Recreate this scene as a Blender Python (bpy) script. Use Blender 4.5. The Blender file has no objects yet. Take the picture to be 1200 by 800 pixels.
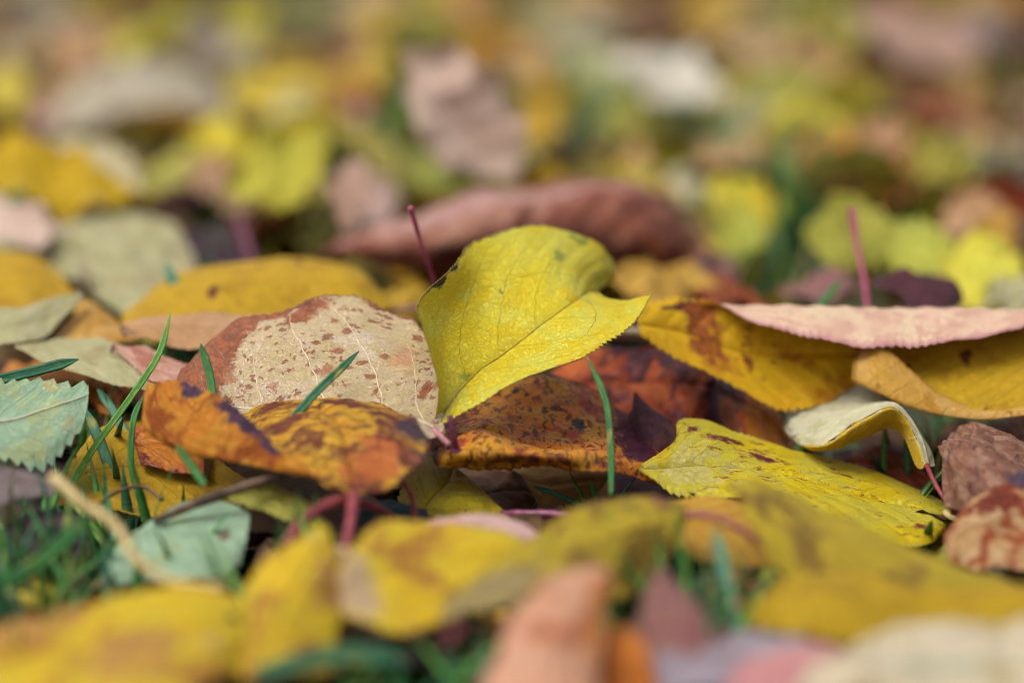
import bpy, math, random
import numpy as np
from mathutils import Vector, Matrix
random.seed(11); RNG = np.random.default_rng(5)
S = 0.01                                   # the scene is laid out in centimetres, built in metres
scene = bpy.context.scene
COL = scene.collection
# ------------------------------------------------------------------ camera
H_CAM, PITCH, FPX = 23.0, math.radians(12.9), 100.0/36.0*1200.0
cam_d = bpy.data.cameras.new("camera"); cam = bpy.data.objects.new("camera", cam_d); COL.objects.link(cam)
cam.location = (0, 0, H_CAM*S); cam.rotation_euler = (math.pi/2-PITCH, 0, 0)
cam_d.lens = 100; cam_d.sensor_width = 36; cam_d.clip_start = 0.02; cam_d.clip_end = 400
cam_d.dof.use_dof = True; cam_d.dof.focus_distance = 0.775; cam_d.dof.aperture_fstop = 3.5
cam_d.dof.aperture_blades = 9
scene.camera = cam
RT = np.array([1., 0, 0]); UP = np.array([0, math.sin(PITCH), math.cos(PITCH)]); FW = np.array([0, math.cos(PITCH), -math.sin(PITCH)])
CAMP = np.array([0, 0, H_CAM])
def P(x, y, d):
    """the point of the place seen at (x, y) of the photo at depth d (cm)"""
    return CAMP + d*(FW + RT*(x-600)/FPX + UP*(400-y)/FPX)
def GD(x, y, z):
    """depth at which that line of sight reaches height z"""
    r = FW + RT*(x-600)/FPX + UP*(400-y)/FPX
    return (z-H_CAM)/r[2]
# ------------------------------------------------------------------ colour
def lin(c):
    if isinstance(c, str):
        c = [int(c[i:i+2], 16)/255 for i in (0, 2, 4)]
    c = np.array(c, float)
    l = np.where(c <= .04045, c/12.92, ((c+.055)/1.055)**2.4)
    return tuple(float(v) for v in np.clip(l, 0, .82)) + (1.0,)
class NT:
    def __init__(s, m):
        s.t = m.node_tree; s.t.nodes.clear()
    def n(s, typ, **kw):
        nd = s.t.nodes.new(typ)
        for k, v in kw.items(): setattr(nd, k, v)
        return nd
    def put(s, sock, v):
        if hasattr(v, 'is_output'): s.t.links.new(v, sock)
        elif v is not None: sock.default_value = v
    def mix(s, f, a, b, mode='MIX'):
        nd = s.n('ShaderNodeMix', data_type='RGBA', blend_type=mode)
        s.put(nd.inputs[0], f); s.put(nd.inputs[6], a); s.put(nd.inputs[7], b)
        return nd.outputs[2]
    def m(s, op, a, b=0.0, c=None):
        nd = s.n('ShaderNodeMath', operation=op)
        s.put(nd.inputs[0], a); s.put(nd.inputs[1], b)
        if c is not None: s.put(nd.inputs[2], c)
        return nd.outputs[0]
    def sm(s, x, lo, hi, a=0.0, b=1.0):
        nd = s.n('ShaderNodeMapRange', interpolation_type='SMOOTHSTEP')
        s.put(nd.inputs[0], x)
        for i, v in enumerate((lo, hi, a, b)): s.put(nd.inputs[i+1], v)
        return nd.outputs[0]
    def noise(s, vec, scale, detail=3.0, rough=.55, dist=0.0):
        nd = s.n('ShaderNodeTexNoise'); s.put(nd.inputs['Vector'], vec)
        nd.inputs['Scale'].default_value = scale; nd.inputs['Detail'].default_value = detail
        nd.inputs['Roughness'].default_value = rough; nd.inputs['Distortion'].default_value = dist
        return nd.outputs['Fac']
    def attr(s, name):
        return s.n('ShaderNodeAttribute', attribute_name=name).outputs['Vector']
    def sep(s, v):
        nd = s.n('ShaderNodeSeparateXYZ'); s.put(nd.inputs[0], v); return nd.outputs
    def scl(s, v, k):
        nd = s.n('ShaderNodeVectorMath', operation='MULTIPLY'); s.put(nd.inputs[0], v); nd.inputs[1].default_value = k
        return nd.outputs[0]
MATS = {}
def leafmat(name, A, B=None, C=None, cth=.56, csc=.9, nsc=.8, vein=None, vs=.35, edge=None, ew=.06, spots=(),
            b1=None, b2=None, b3=None, streak=None, mottle=.16, rough=.52, trans=.22, latw=.05, stain=None, tcol=None, relief=1.0, blue=0.0, midw=.05, var=.0):
    """leaf skin; textures live in the leaf's own unrolled centimetre coordinates"""
    m = bpy.data.materials.new(name); m.use_nodes = True; N = NT(m)
    rest = N.attr('rest'); lf = N.sep(N.attr('lf')); mk = N.sep(N.attr('mk'))
    A = lin(A); B = lin(B) if B else A
    # warp for organic outlines
    wn = N.n('ShaderNodeTexNoise'); N.put(wn.inputs['Vector'], rest); wn.inputs['Scale'].default_value = 3.0; wn.inputs['Detail'].default_value = 5; wn.inputs['Roughness'].default_value = .68
    wv = N.n('ShaderNodeVectorMath', operation='MULTIPLY_ADD'); N.put(wv.inputs[0], wn.outputs['Color']); wv.inputs[1].default_value = (.55, .55, 0); N.put(wv.inputs[2], rest)
    warp = wv.outputs[0]
    n1 = N.noise(rest, nsc, 4, .6); n2 = N.noise(rest, 5.5, 4, .62); n3 = N.noise(N.scl(rest, (1, .55, 1)), 26, 5, .7)
    c = N.mix(N.sm(n1, .36, .64), A, B)
    if C:
        nc = N.noise(warp, csc, 5, .62, .3)
        c = N.mix(N.sm(nc, cth-.05, cth+.07), c, lin(C))
    vph = lf[2]; au = N.m('ABSOLUTE', lf[0])
    jit = N.m('MULTIPLY', N.m('SUBTRACT', n2, .5), .22)
    fr = N.m('ABSOLUTE', N.m('SUBTRACT', N.m('FRACT', N.m('ADD', vph, jit)), .5))      # 0 on a side vein
    rx = N.m('ABSOLUTE', N.m('ADD', N.sep(rest)[0], N.m('MULTIPLY', N.m('SUBTRACT', n2, .5), .06)))
    mid = N.sm(rx, midw*.4, midw, 1, 0)
    lat = N.m('MULTIPLY', N.sm(fr, latw*.25, latw, 1, 0), N.sm(au, .55, .97, 1, .12))
    veins = N.m('MAXIMUM', mid, N.m('MULTIPLY', lat, .75))
    vor = N.n('ShaderNodeTexVoronoi', feature='DISTANCE_TO_EDGE'); N.put(vor.inputs['Vector'], warp); vor.inputs['Scale'].default_value = 4.2
    vor2 = N.n('ShaderNodeTexVoronoi', feature='DISTANCE_TO_EDGE'); N.put(vor2.inputs['Vector'], warp); vor2.inputs['Scale'].default_value = 11
    net = N.m('MULTIPLY', N.sm(vor.outputs['Distance'], .0, .07, 1, 0), .6)
    net2 = N.m('MAXIMUM', net, N.m('MULTIPLY', N.sm(vor2.outputs['Distance'], .0, .12, 1, 0), .5))
    if stain:                                                     # colour that follows or avoids the veins
        sc, lo, hi, amt = stain
        f = N.m('MULTIPLY', N.sm(N.m('ADD', fr, N.m('MULTIPLY', N.m('SUBTRACT', n2, .5), .7)), lo, hi), amt)
        c = N.mix(f, c, lin(sc))
    if streak:
        sc, kx, ky, lo = streak
        sn = N.noise(N.scl(warp, (kx, ky, 1)), 1.0, 4, .62, .15)
        c = N.mix(N.m('MULTIPLY', N.sm(sn, lo, lo+.05), .85), c, lin(sc))
    nsp = N.noise(rest, .75, 3, .6)
    for i, (sc, scale, size, dens) in enumerate(spots):
        v = N.n('ShaderNodeTexVoronoi', feature='F1'); N.put(v.inputs['Vector'], warp); v.inputs['Scale'].default_value = scale
        pk = N.sep(v.outputs['Color'])
        r = N.m('MULTIPLY', pk[1], size)
        f = N.m('MULTIPLY', N.sm(N.m('ADD', N.m('SUBTRACT', v.outputs['Distance'], r), N.m('MULTIPLY', N.m('SUBTRACT', n3, .5), .25)), -.12, .05, 1, 0), N.m('LESS_THAN', pk[0], N.m('MULTIPLY', N.sm(nsp, .38, .62, .15, 1.9), dens)))
        c = N.mix(N.m('MULTIPLY', f, .85), c, lin(sc))
    for ch, bc in ((0, b1), (1, b2), (2, b3)):
        if bc:
            nb = N.noise(warp, 2.4, 5, .65, .2)
            f = N.sm(N.m('ADD', mk[ch], N.m('MULTIPLY', N.m('SUBTRACT', nb, .5), 1.5)), .38, .62)
            f = N.m('MULTIPLY', f, N.sm(mk[ch], .02, .12))
            bcl = lin(bc); dk = tuple(v*(.55 if sum(bcl[:3]) < .7 else .88) for v in bcl[:3])+(1,)
            c = N.mix(f, c, N.mix(N.sm(n2, .4, .62), dk, bcl))
    if edge:
        f = N.sm(N.m('ADD', N.m('MAXIMUM', au, N.m('MULTIPLY', N.m('ABSOLUTE', N.m('SUBTRACT', lf[1], .5)), 2.0)), N.m('MULTIPLY', N.m('SUBTRACT', n2, .5), ew*2.6)), 1-ew*1.3, 1-ew*.3)
        c = N.mix(N.m('MULTIPLY', f, .85), c, lin(edge))
    if vein:
        c = N.mix(N.m('MULTIPLY', veins, vs), c, lin(vein)); c = N.mix(N.m('MULTIPLY', net2, vs*.35), c, lin(vein))
    # mottle: fine value changes
    val = N.m('ADD', 1.0-mottle*.5, N.m('MULTIPLY', N.m('ADD', N.m('MULTIPLY', n2, .6), N.m('MULTIPLY', n3, .4)), mottle))
    val = N.m('MULTIPLY', val, N.m('SUBTRACT', 1.0, N.m('MULTIPLY', net2, mottle*.7)))
    hs = N.n('ShaderNodeHueSaturation'); N.put(hs.inputs['Color'], c)
    if var:
        oi = N.n('ShaderNodeObjectInfo').outputs['Random']
        N.put(hs.inputs['Hue'], N.m('ADD', .5-var*.06, N.m('MULTIPLY', oi, var*.12)))
        o2 = N.m('FRACT', N.m('MULTIPLY', oi, 17.3))
        val = N.m('MULTIPLY', val, N.m('ADD', 1-var*.4, N.m('MULTIPLY', o2, var*.65)))
        N.put(hs.inputs['Saturation'], N.m('ADD', 1-var*.4, N.m('MULTIPLY', N.m('FRACT', N.m('MULTIPLY', oi, 7.7)), var*.5)))
    N.put(hs.inputs['Value'], val)
    c = hs.outputs[0]
    bs = N.n('ShaderNodeBsdfPrincipled'); N.put(bs.inputs['Base Color'], c)
    N.put(bs.inputs['Roughness'], N.m('ADD', rough-.1, N.m('MULTIPLY', n2, .25)))
    bs.inputs['Specular IOR Level'].default_value = .3 if rough > .45 else .6
    hgt = N.m('ADD', N.m('MULTIPLY', n3, .25), N.m('MULTIPLY', n2, .5))
    hgt = N.m('SUBTRACT', hgt, N.m('MULTIPLY', net2, .55)); hgt = N.m('SUBTRACT', hgt, N.m('MULTIPLY', veins, .8 if relief > 0 else -1.2))
    bp = N.n('ShaderNodeBump'); bp.inputs['Strength'].default_value = min(1, .75*abs(relief)); bp.inputs['Distance'].default_value = .0007
    N.put(bp.inputs['Height'], hgt); N.put(bs.inputs['Normal'], bp.outputs[0])
    tr = N.n('ShaderNodeBsdfTranslucent'); N.put(tr.inputs['Color'], N.mix(.15, c, c, 'MULTIPLY') if not tcol else lin(tcol))
    ms = N.n('ShaderNodeMixShader'); ms.inputs[0].default_value = min(.5, trans*1.45)
    N.put(ms.inputs[1], bs.outputs[0]); N.put(ms.inputs[2], tr.outputs[0])
    o = N.n('ShaderNodeOutputMaterial'); N.put(o.inputs[0], ms.outputs[0])
    MATS[name] = m
    return m
def stickmat(name, A, B, rough=.4, trans=0.0, ns=1.4):
    m = bpy.data.materials.new(name); m.use_nodes = True; N = NT(m)
    rest = N.attr('rest')
    n1 = N.noise(rest, ns, 4); n2 = N.noise(N.scl(rest, (6, 1.2, 1)), 4, 4)
    c = N.mix(N.sm(n1, .35, .65), lin(A), lin(B))
    c = N.mix(N.m('MULTIPLY', N.sm(n2, .42, .62), .6), c, tuple(v*.4 for v in lin(A)[:3])+(1,))
    if name.startswith('grass'):                                  # ribs along the blade, yellowed patches
        rib = N.m('SINE', N.m('MULTIPLY', N.sep(rest)[0], 150.0))
        c = N.mix(N.m('MULTIPLY', N.sm(rib, -.2, .9), .38), c, tuple(min(.8, v*2.1) for v in lin(A)[:3])+(1,))
        c = N.mix(N.m('MULTIPLY', N.sm(N.noise(rest, 1.1, 4, .6), .56, .68), .75), c, lin('a3a050'))
        c = N.mix(N.m('MULTIPLY', N.sm(N.noise(rest, 7, 4, .6), .6, .68), .6), c, lin('6a4a28'))
    bs = N.n('ShaderNodeBsdfPrincipled'); N.put(bs.inputs['Base Color'], c); bs.inputs['Roughness'].default_value = rough
    bs.inputs['Specular IOR Level'].default_value = .4
    bp = N.n('ShaderNodeBump'); bp.inputs['Strength'].default_value = .5; bp.inputs['Distance'].default_value = .0002
    N.put(bp.inputs['Height'], n2); N.put(bs.inputs['Normal'], bp.outputs[0])
    out = bs.outputs[0]
    if trans:
        tr = N.n('ShaderNodeBsdfTranslucent'); N.put(tr.inputs['Color'], c)
        ms = N.n('ShaderNodeMixShader'); ms.inputs[0].default_value = trans
        N.put(ms.inputs[1], out); N.put(ms.inputs[2], tr.outputs[0]); out = ms.outputs[0]
    o = N.n('ShaderNodeOutputMaterial'); N.put(o.inputs[0], out)
    MATS[name] = m
    return m
# ------------------------------------------------------------------ surfaces
def wts(n, t):
    """Catmull-Rom weights (len(t), n)"""
    W = np.zeros((len(t), n))
    if n == 2:
        W[:, 0] = 1-t; W[:, 1] = t; return W
    x = np.clip(t, 0, 1)*(n-1); i = np.minimum(x.astype(int), n-2); f = x-i
    k = [(-f+2*f**2-f**3)/2, (2-5*f**2+3*f**3)/2, (f+4*f**2-3*f**3)/2, (-f**2+f**3)/2]
    for j in range(4):
        idx = i+j-1
        for r in range(len(t)):
            q = idx[r]; w = k[j][r]
            if q < 0: W[r, 0] += 2*w; W[r, 1] -= w
            elif q > n-1: W[r, n-1] += 2*w; W[r, n-2] -= w
            else: W[r, q] += w
    return W
def sines(x, y, seed, f, k=5):
    r = np.random.default_rng(seed); out = 0
    for i in range(k):
        a = r.uniform(0, 2*math.pi); w = f*r.uniform(.6, 1.6); p = r.uniform(0, 6.28)
        out = out + np.sin((x*math.cos(a)+y*math.sin(a))*w+p)
    return out/math.sqrt(k)
def nrm(a): return a/np.maximum(np.linalg.norm(a, axis=-1, keepdims=True), 1e-12)
def tagit(o, label, cat, group=None, kind=None):
    if label: o['label'] = label
    if cat: o['category'] = cat
    if group: o['group'] = group
    if kind: o['kind'] = kind
_seed = [0]
def blade(name, rows, top, under, ref=(.5, .5), nv=110, nu=44, mid=.5, teeth=(.04, 4.5), quilt=.03, wob=.05, frill=.04, rag=.05,
          lat=.75, blots=(), thick=.028, parent=None, world=None, origin=None, curlnoise=None, bites=()):
    """rows: control points base -> tip, each left edge -> right edge, (x, y, depth). Returns a closed thin leaf blade."""
    _seed[0] += 1; sd = _seed[0]*7
    if world is not None: Cp = world
    else: Cp = np.array([[P(*p) for p in r] for r in rows])
    nr, nc = Cp.shape[:2]
    tv = np.linspace(0, 1, nv); tu = np.linspace(0, 1, nu)
    G = np.einsum('ia,jb,abk->ijk', wts(nr, tv), wts(nc, tu), Cp)
    jm = int(round(mid*(nu-1)))
    # unrolled coordinates
    dv = np.linalg.norm(np.diff(G[:, jm], axis=0), axis=1); L = np.concatenate([[0], np.cumsum(dv)])
    du = np.linalg.norm(np.diff(G, axis=1), axis=2); X = np.concatenate([np.zeros((nv, 1)), np.cumsum(du, axis=1)], axis=1)
    X = X-X[:, jm:jm+1]; Y = np.repeat(L[:, None], nu, 1)
    uu = np.where(tu < mid, (tu-mid)/max(mid, 1e-6), (tu-mid)/max(1-mid, 1e-6))[None, :].repeat(nv, 0)
    def normals(G):
        a = np.gradient(G, axis=0); b = np.gradient(G, axis=1); n = np.cross(b, a)
        l = np.linalg.norm(n, axis=-1); ok = l > 1e-7
        n = nrm(n)
        for i in range(nv):
            if not ok[i].all():
                good = np.where(ok[i])[0]
                if len(good): n[i][~ok[i]] = n[i][good].mean(0)
        rowok = [i for i in range(nv) if ok[i].any()]
        for i in range(nv):
            if not ok[i].any(): n[i] = n[min(rowok, key=lambda q: abs(q-i))]
        return nrm(n)
    n = normals(G)
    # teeth and ragged margin
    for side, j0, j1 in ((-1, 0, 1), (1, nu-1, nu-2)):
        e = np.concatenate([[0], np.cumsum(np.linalg.norm(np.diff(G[:, j0], axis=0), axis=1))])
        out = nrm(G[:, j0]-G[:, int(j0+(j1-j0)*3)])
        ph = (e*teeth[1]+.35*sines(e, e*0, sd+side, 1.3)) % 1.0
        tt = np.where(ph < .72, ph/.72, (1-ph)/.28)-.5
        amp = 2.2*teeth[0]*(.9+.75*sines(e, e*0, sd+3+side, 2.1))
        off = amp*tt + rag*1.3*sines(e, e*0, sd+5+side, 2.6, 4) + rag*.6*sines(e, e*0, sd+9+side, 8.0, 4)
        off = off*np.clip(np.minimum(np.arange(nv), nv-1-np.arange(nv))/4.0, 0, 1)
        wfall = np.clip((np.abs(uu)-.55)/.45, 0, 1)**2*(np.sign(uu) == side)
        G = G + out[:, None, :]*(off[:, None]*wfall)[..., None]
    # relief
    sp = lat
    ph = (Y-.75*np.abs(X)-.10*X*X)/sp + .22*sines(X, Y, sd+20, .6) + np.where(X < 0, .37, 0)*np.clip(np.abs(X)/.1, 0, 1)
    prof = np.abs(np.sin(math.pi*(ph+.5)))           # zero on side veins
    fade = np.clip(1.1-np.abs(uu)**3, 0, 1)*np.clip(np.abs(X)/.25, 0, 1)
    Wd = np.maximum(np.abs(X[:, :1]), np.abs(X[:, -1:]))
    small = np.clip(Wd/1.0, 0, 1)
    D = quilt*prof**.7*fade*small - quilt*1.2*np.exp(-(X/.09)**2)*small
    D = D + wob*sines(X, Y, sd+30, 1.5)*small + wob*.35*sines(X, Y, sd+31, 4.5)*small + wob*.12*sines(X, Y, sd+34, 11)*small
    D = D + frill*np.abs(uu)**4*sines(X*.3, Y, sd+32, 3.2)*small
    D = D*np.clip(np.minimum(np.arange(nv), nv-1-np.arange(nv))/5.0, 0, 1)[:, None]
    G = G + n*D[..., None]
    n = normals(G)
    iv = int(ref[1]*(nv-1)); iu = int(ref[0]*(nu-1))
    tocam = (CAMP-G[iv, iu]) if world is None else np.array([0, 0, 1.])
    sgn = 1.0 if np.dot(n[iv, iu], tocam) > 0 else -1.0
    n = n*sgn
    keep = np.ones((nv-1, nu-1), bool)
    for (bu, bv, br, bq) in bites:
        cu = (uu[:-1, :-1]-bu)*Wd[:-1]; cv = (tv[:-1, None]-bv)*L[-1]
        keep &= (cu**2+(cv*bq)**2)**.5*(1+.12*sines(cu, cv, sd+50, 9)) > br
    mk = np.zeros((nv, nu, 3))
    for (ch, bu, bv, ru, rv, s) in blots:
        q = ((uu-bu)/ru)**2+((tv[:, None]-bv)/rv)**2
        mk[..., ch] = np.maximum(mk[..., ch], s*np.exp(-q*.9))
    th = thick*np.clip(.35+.65*(1-np.abs(uu)**6), .35, 1)[..., None]
    top_v = G+n*th/2; bot_v = G-n*th/2
    V = np.concatenate([top_v.reshape(-1, 3), bot_v.reshape(-1, 3)])
    if origin is None: origin = G[0, jm].copy()
    V = (V-origin)*S
    idx = np.arange(nv*nu).reshape(nv, nu); M = nv*nu
    q = np.stack([idx[:-1, :-1], idx[:-1, 1:], idx[1:, 1:], idx[1:, :-1]], -1)
    ft = q[keep].reshape(-1, 4)
    if sgn < 0: ft = ft[:, ::-1]
    if True:
        # outward winding: quads (v,u)->(v,u+1)->... has normal cross(b,a) direction
        pass
    fb = ft[:, ::-1]+M
    # rim: edges used once
    ed = {}
    for a in ft:
        for k in range(4):
            e = (int(a[k]), int(a[(k+1) % 4]))
            if (e[1], e[0]) in ed: del ed[(e[1], e[0])]
            else: ed[e] = 1
    rim = np.array([[b, a, a+M, b+M] for (a, b) in ed], dtype=int).reshape(-1, 4)
    F = np.concatenate([ft, fb, rim]); MI = np.concatenate([np.zeros(len(ft)), np.ones(len(fb)), np.ones(len(rim))]).astype(np.int32)
    me = bpy.data.meshes.new(name)
    me.vertices.add(len(V)); me.vertices.foreach_set('co', V.astype(np.float32).ravel())
    me.loops.add(F.size); me.loops.foreach_set('vertex_index', F.astype(np.int32).ravel())
    me.polygons.add(len(F)); me.polygons.foreach_set('loop_start', np.arange(0, F.size, 4, dtype=np.int32))
    me.polygons.foreach_set('material_index', MI); me.polygons.foreach_set('use_smooth', np.ones(len(F), bool))
    me.update(calc_edges=True)
    so = (sd*1.37) % 97
    rest = np.stack([X, Y, np.full_like(X, so)], -1).reshape(-1, 3)
    lf = np.stack([uu, np.repeat(tv[:, None], nu, 1), ph+.5], -1).reshape(-1, 3)
    for nm, arr in (('rest', rest), ('lf', lf), ('mk', mk.reshape(-1, 3))):
        a = me.attributes.new(nm, 'FLOAT_VECTOR', 'POINT')
        a.data.foreach_set('vector', np.concatenate([arr, arr]).astype(np.float32).ravel())
    me.materials.append(MATS[top]); me.materials.append(MATS[under])
    me.validate()
    o = bpy.data.objects.new(name, me); COL.objects.link(o)
    if parent is not None:
        o.parent = parent; o.location = tuple((origin-np.array(parent['_o']))*S)
    else: o.location = tuple(origin*S)
    o_info = dict(G=G, n=n)
    return o, o_info
def tube(name, pts, rad, mat, parent=None, world=None, ns=9, n=36, knob=1.35):
    Cp = np.array([P(*settle(p)) for p in pts]) if world is None else np.array(world, float)
    t = np.linspace(0, 1, n); G = wts(len(Cp), t) @ Cp
    r = np.interp(t, np.linspace(0, 1, len(rad)), rad)
    r = r*(1+.06*np.sin(t*23+len(Cp))+.04*np.sin(t*51))
    r[-2:] *= knob                                               # swollen end where it left the twig
    T = nrm(np.gradient(G, axis=0)); a = np.array([.3, .2, .9]); s1 = nrm(np.cross(T, a)); s2 = np.cross(T, s1)
    ang = np.linspace(0, 2*math.pi, ns, endpoint=False)
    V = G[:, None]+r[:, None, None]*(np.cos(ang)[None, :, None]*s1[:, None]+np.sin(ang)[None, :, None]*s2[:, None])
    o0 = G[0].copy()
    verts = [tuple((v-o0)*S) for v in V.reshape(-1, 3)]
    F = [(i*ns+j, i*ns+(j+1) % ns, (i+1)*ns+(j+1) % ns, (i+1)*ns+j) for i in range(n-1) for j in range(ns)]
    F += [tuple(range(ns))[::-1], tuple((n-1)*ns+j for j in range(ns))]
    me = bpy.data.meshes.new(name); me.from_pydata(verts, [], F)
    me.polygons.foreach_set('use_smooth', np.ones(len(F), bool))
    L = np.concatenate([[0], np.cumsum(np.linalg.norm(np.diff(G, axis=0), axis=1))])
    rest = np.array([(math.cos(x)*.1, L[i], math.sin(x)*.1+pts_seed(o0)) for i in range(n) for x in ang])
    at = me.attributes.new('rest', 'FLOAT_VECTOR', 'POINT'); at.data.foreach_set('vector', rest.astype(np.float32).ravel())
    me.materials.append(MATS[mat])
    o = bpy.data.objects.new(name, me); COL.objects.link(o)
    if parent is not None:
        o.parent = parent; o.location = tuple((o0-np.array(parent['_o']))*S)
    else: o.location = tuple(o0*S)
    return o
def pts_seed(o): return float((abs(o[0])*3.1+abs(o[1])*1.7) % 50)
LEAVES = []                                                       # (root, description, landmark name, hand label?)
LEAF_GROUP = 'fallen autumn leaves lying in the litter'
def settle(p):
    """the near leaves lie low: keeps them down on the litter"""
    return (p[0], p[1], p[2]+.3*(75-p[2]) if p[2] < 75 else p[2])
def rowsp(s):
    """'x,y,d x,y,d | ...' -> rows"""
    return [[tuple(float(v) for v in p.split(',')) for p in r.split()] for r in s.strip().split('|')]
def leaf(label, rows, top, under, lm=None, stem=None, stem_r=(.07, .06), stem_m='stem_red', midrib=None, sides=(), **kw):
    rows = [[settle(p) for p in r] for r in (rowsp(rows) if isinstance(rows, str) else rows)]
    nr = len(rows); mid = kw.get('mid', .5)
    jm = mid*(len(rows[0])-1); p0 = rows[0][int(round(jm))]
    o0 = P(*p0)
    if stem is None and midrib is None:
        o, inf = blade('fallen_leaf', rows, top, under, **kw)
        root = o
    else:
        root = bpy.data.objects.new('fallen_leaf', None); COL.objects.link(root); root.empty_display_size = .01
        root.location = tuple(o0*S); root['_o'] = list(o0)
        b, inf = blade('blade', rows, top, under, parent=root, **kw)
        if stem:
            tube('petiole', stem, stem_r, stem_m, parent=root)
        if midrib:
            side, rr, mm, v0, v1 = midrib                          # raised rib along the middle of one face
            G, n = inf['G'], inf['n']; nv, nu = G.shape[:2]; j = int(round(mid*(nu-1)))
            pts = [G[int(v0+(v1-v0)*k/11*1.0) if False else int((v0+(v1-v0)*k/11)*(nv-1)), j]+n[int((v0+(v1-v0)*k/11)*(nv-1)), j]*side*rr*.35 for k in range(12)]
            tube('midrib', None, (rr, rr*.75, rr*.35), mm, parent=root, world=pts, n=60, knob=1.0)
        for path, rr, mm in sides:                                 # side veins drawn on the blade, (u, v) from 0 to 1
            G, n = inf['G'], inf['n']; nv, nu = G.shape[:2]; pw = wts(len(path), np.linspace(0, 1, 16)) @ np.array(path)
            pts = [G[int(b*(nv-1)), int(a*(nu-1))]+n[int(b*(nv-1)), int(a*(nu-1))]*rr*.3 for a, b in pw]
            tube('side_vein', None, (rr, rr*.8, rr*.4), mm, parent=root, world=pts, n=50, knob=1.0)
        del root['_o']
    tagit(root, label, 'leaf', LEAF_GROUP)
    LEAVES.append([root, None, lm])
    return root
# ------------------------------------------------------------------ materials
stickmat('stem_red', '7c2834', '9a4448'); stickmat('stem_purple', '6a2644', '84405c'); stickmat('stem_pink', '9c6068', 'ae7c78')
stickmat('stem_bright', 'a03c5c', 'b45a70'); stickmat('stem_cream', 'c9b27a', 'a98d52'); stickmat('stem_orange', 'a85a1c', '8a3c14'); stickmat('rib_brown', '8a6a2c', '9a7a30'); stickmat('rib_pale', 'd9cbb4', 'cdb89c')
stickmat('rib_beige', 'd0bc98', 'c8b28c'); stickmat('rib_olive', 'a8a040', '8f8a34'); stickmat('twig_bark', '4a3628', '6a5340', rough=.8)
stickmat('grass_mid', '2f6e38', '4a8a3a', trans=.2, rough=.45); stickmat('grass_teal', '2c6a4c', '48845e', trans=.2, rough=.45); stickmat('grass_light', '58953a', '6fa642', trans=.25, rough=.45)
stickmat('grass_dry', 'a09a62', '7c8a4a', trans=.2)
Y = dict(vein='8a6a1c', vs=.3, trans=.28)
leafmat('main_yellow', 'e2ce2c', 'dad250', C='e2c820', cth=.56, vein='8d6d22', vs=.14, edge='5e4428', ew=.03, spots=[('7a7038', 2.1, .16, .10), ('8a9a40', 1.3, .35, .12)], b1='2c2430', b2='d6d26c', b3='d9802c', mottle=.22, trans=.2, latw=.03, midw=.03)
leafmat('main_under', 'cfc27a', 'c8b860', vein='a89050', vs=.4)
leafmat('beige_spotted', 'cbb48e', 'c2aa78', C='d0bca4', vein='e6d9cc', vs=.55, edge='8a4a2c', ew=.03, spots=[('8e4a28', 2.3, .46, .55), ('8a4224', 4.0, .46, .6), ('7c4020', 7, .42, .4), ('5c3018', 11, .4, .14), ('a86a44', 1.5, .40, .35)], b1='a85a30', b2='7c3a26', b3='c8946a', mottle=.16, relief=-1, trans=.15, latw=.01, midw=.07)
leafmat('beige_top', 'b07038', 'c08a40', vein='8a5a28', vs=.3)
leafmat('orange_brown', 'e6a414', 'e8b81c', C='7e3416', cth=.53, vein='cf6a30', vs=.3, edge='6a2c2c', ew=.05, stain=('7a3a14', .30, .52, .45), b1='4c3148', b2='8c2c20', b3='d8782c', streak=('6e2c12', 1.6, 3.0, .55), mottle=.3, latw=.06, trans=.3, rough=.42)
leafmat('orange_under', 'cc7c1c', 'd8962a', C='a0500e', cth=.52, vein='b5641c', vs=.2, b1='5a3c58', b2='843010', b3='d5992e', mottle=.3, trans=.25)
leafmat('fringe_yellow', 'b9a828', 'a39a30', C='8c4a1e', cth=.52, csc=2.0, edge='4a1c28', ew=.12, mottle=.3)
leafmat('dark_amber', 'ec8008', 'f4a412', C='c0440c', cth=.55, rough=.42, csc=1.3, vein='9a4c10', vs=.4, edge='5a2018', ew=.05, spots=[('2a1c0c', 2.6, .36, .3), ('4a1c0a', 5, .42, .3)], b1='14140e', b2='74264c', b3='8c4010', streak=('5a220a', 2.4, 5.2, .53), mottle=.35, trans=.25)
leafmat('dark_amber_under', 'cc7414', 'dc8a1a', C='6a300c', cth=.5, streak=('54200a', .8, 6, .5), mottle=.35)
leafmat('frill_purple', '54303e', '6a4450', C='8a5a5c', mottle=.35, edge='2a1420')
leafmat('rust_red', 'c04818', 'd86c1c', C='741a18', cth=.52, csc=1.1, vein='6a2414', vs=.25, edge='6a2a14', ew=.04, b1='4a1c2c', b2='e0860e', b3='b86a3c', spots=[('3c1410', 3, .35, .3), ('c07a3c', 4.5, .25, .18)], mottle=.4, rough=.34, trans=.2)
leafmat('rust_under', '9a5a34', '8a4a2c', mottle=.3)
leafmat('streaked_yellow', 'd8ca48', 'dacb2c', C='e2c80c', cth=.52, csc=.5, vein='9a7a24', vs=.22, edge='9a7a28', ew=.02, streak=('93353a', 7.0, 1.3, .585), spots=[('7a5420', 4, .25, .14)], b1='8c2f3c', b2='ddd074', b3='5a2018', mottle=.22, trans=.25, latw=.035, midw=.035)
leafmat('yellow_plain', 'dcb414', 'd4b82c', C='cfa010', **Y)
leafmat('cream_face', 'd8d4ae', 'dcd6b8', C='c8c290', vein='ece8d0', vs=.5, b1='6a3018', b2='dcb410', mottle=.16, relief=-1, trans=.2)
leafmat('cream_yellow', 'dcb80e', 'e0c01c', C='c99a10', vein='b08a10', vs=.2, b1='7a3414', mottle=.15, trans=.3)
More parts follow.
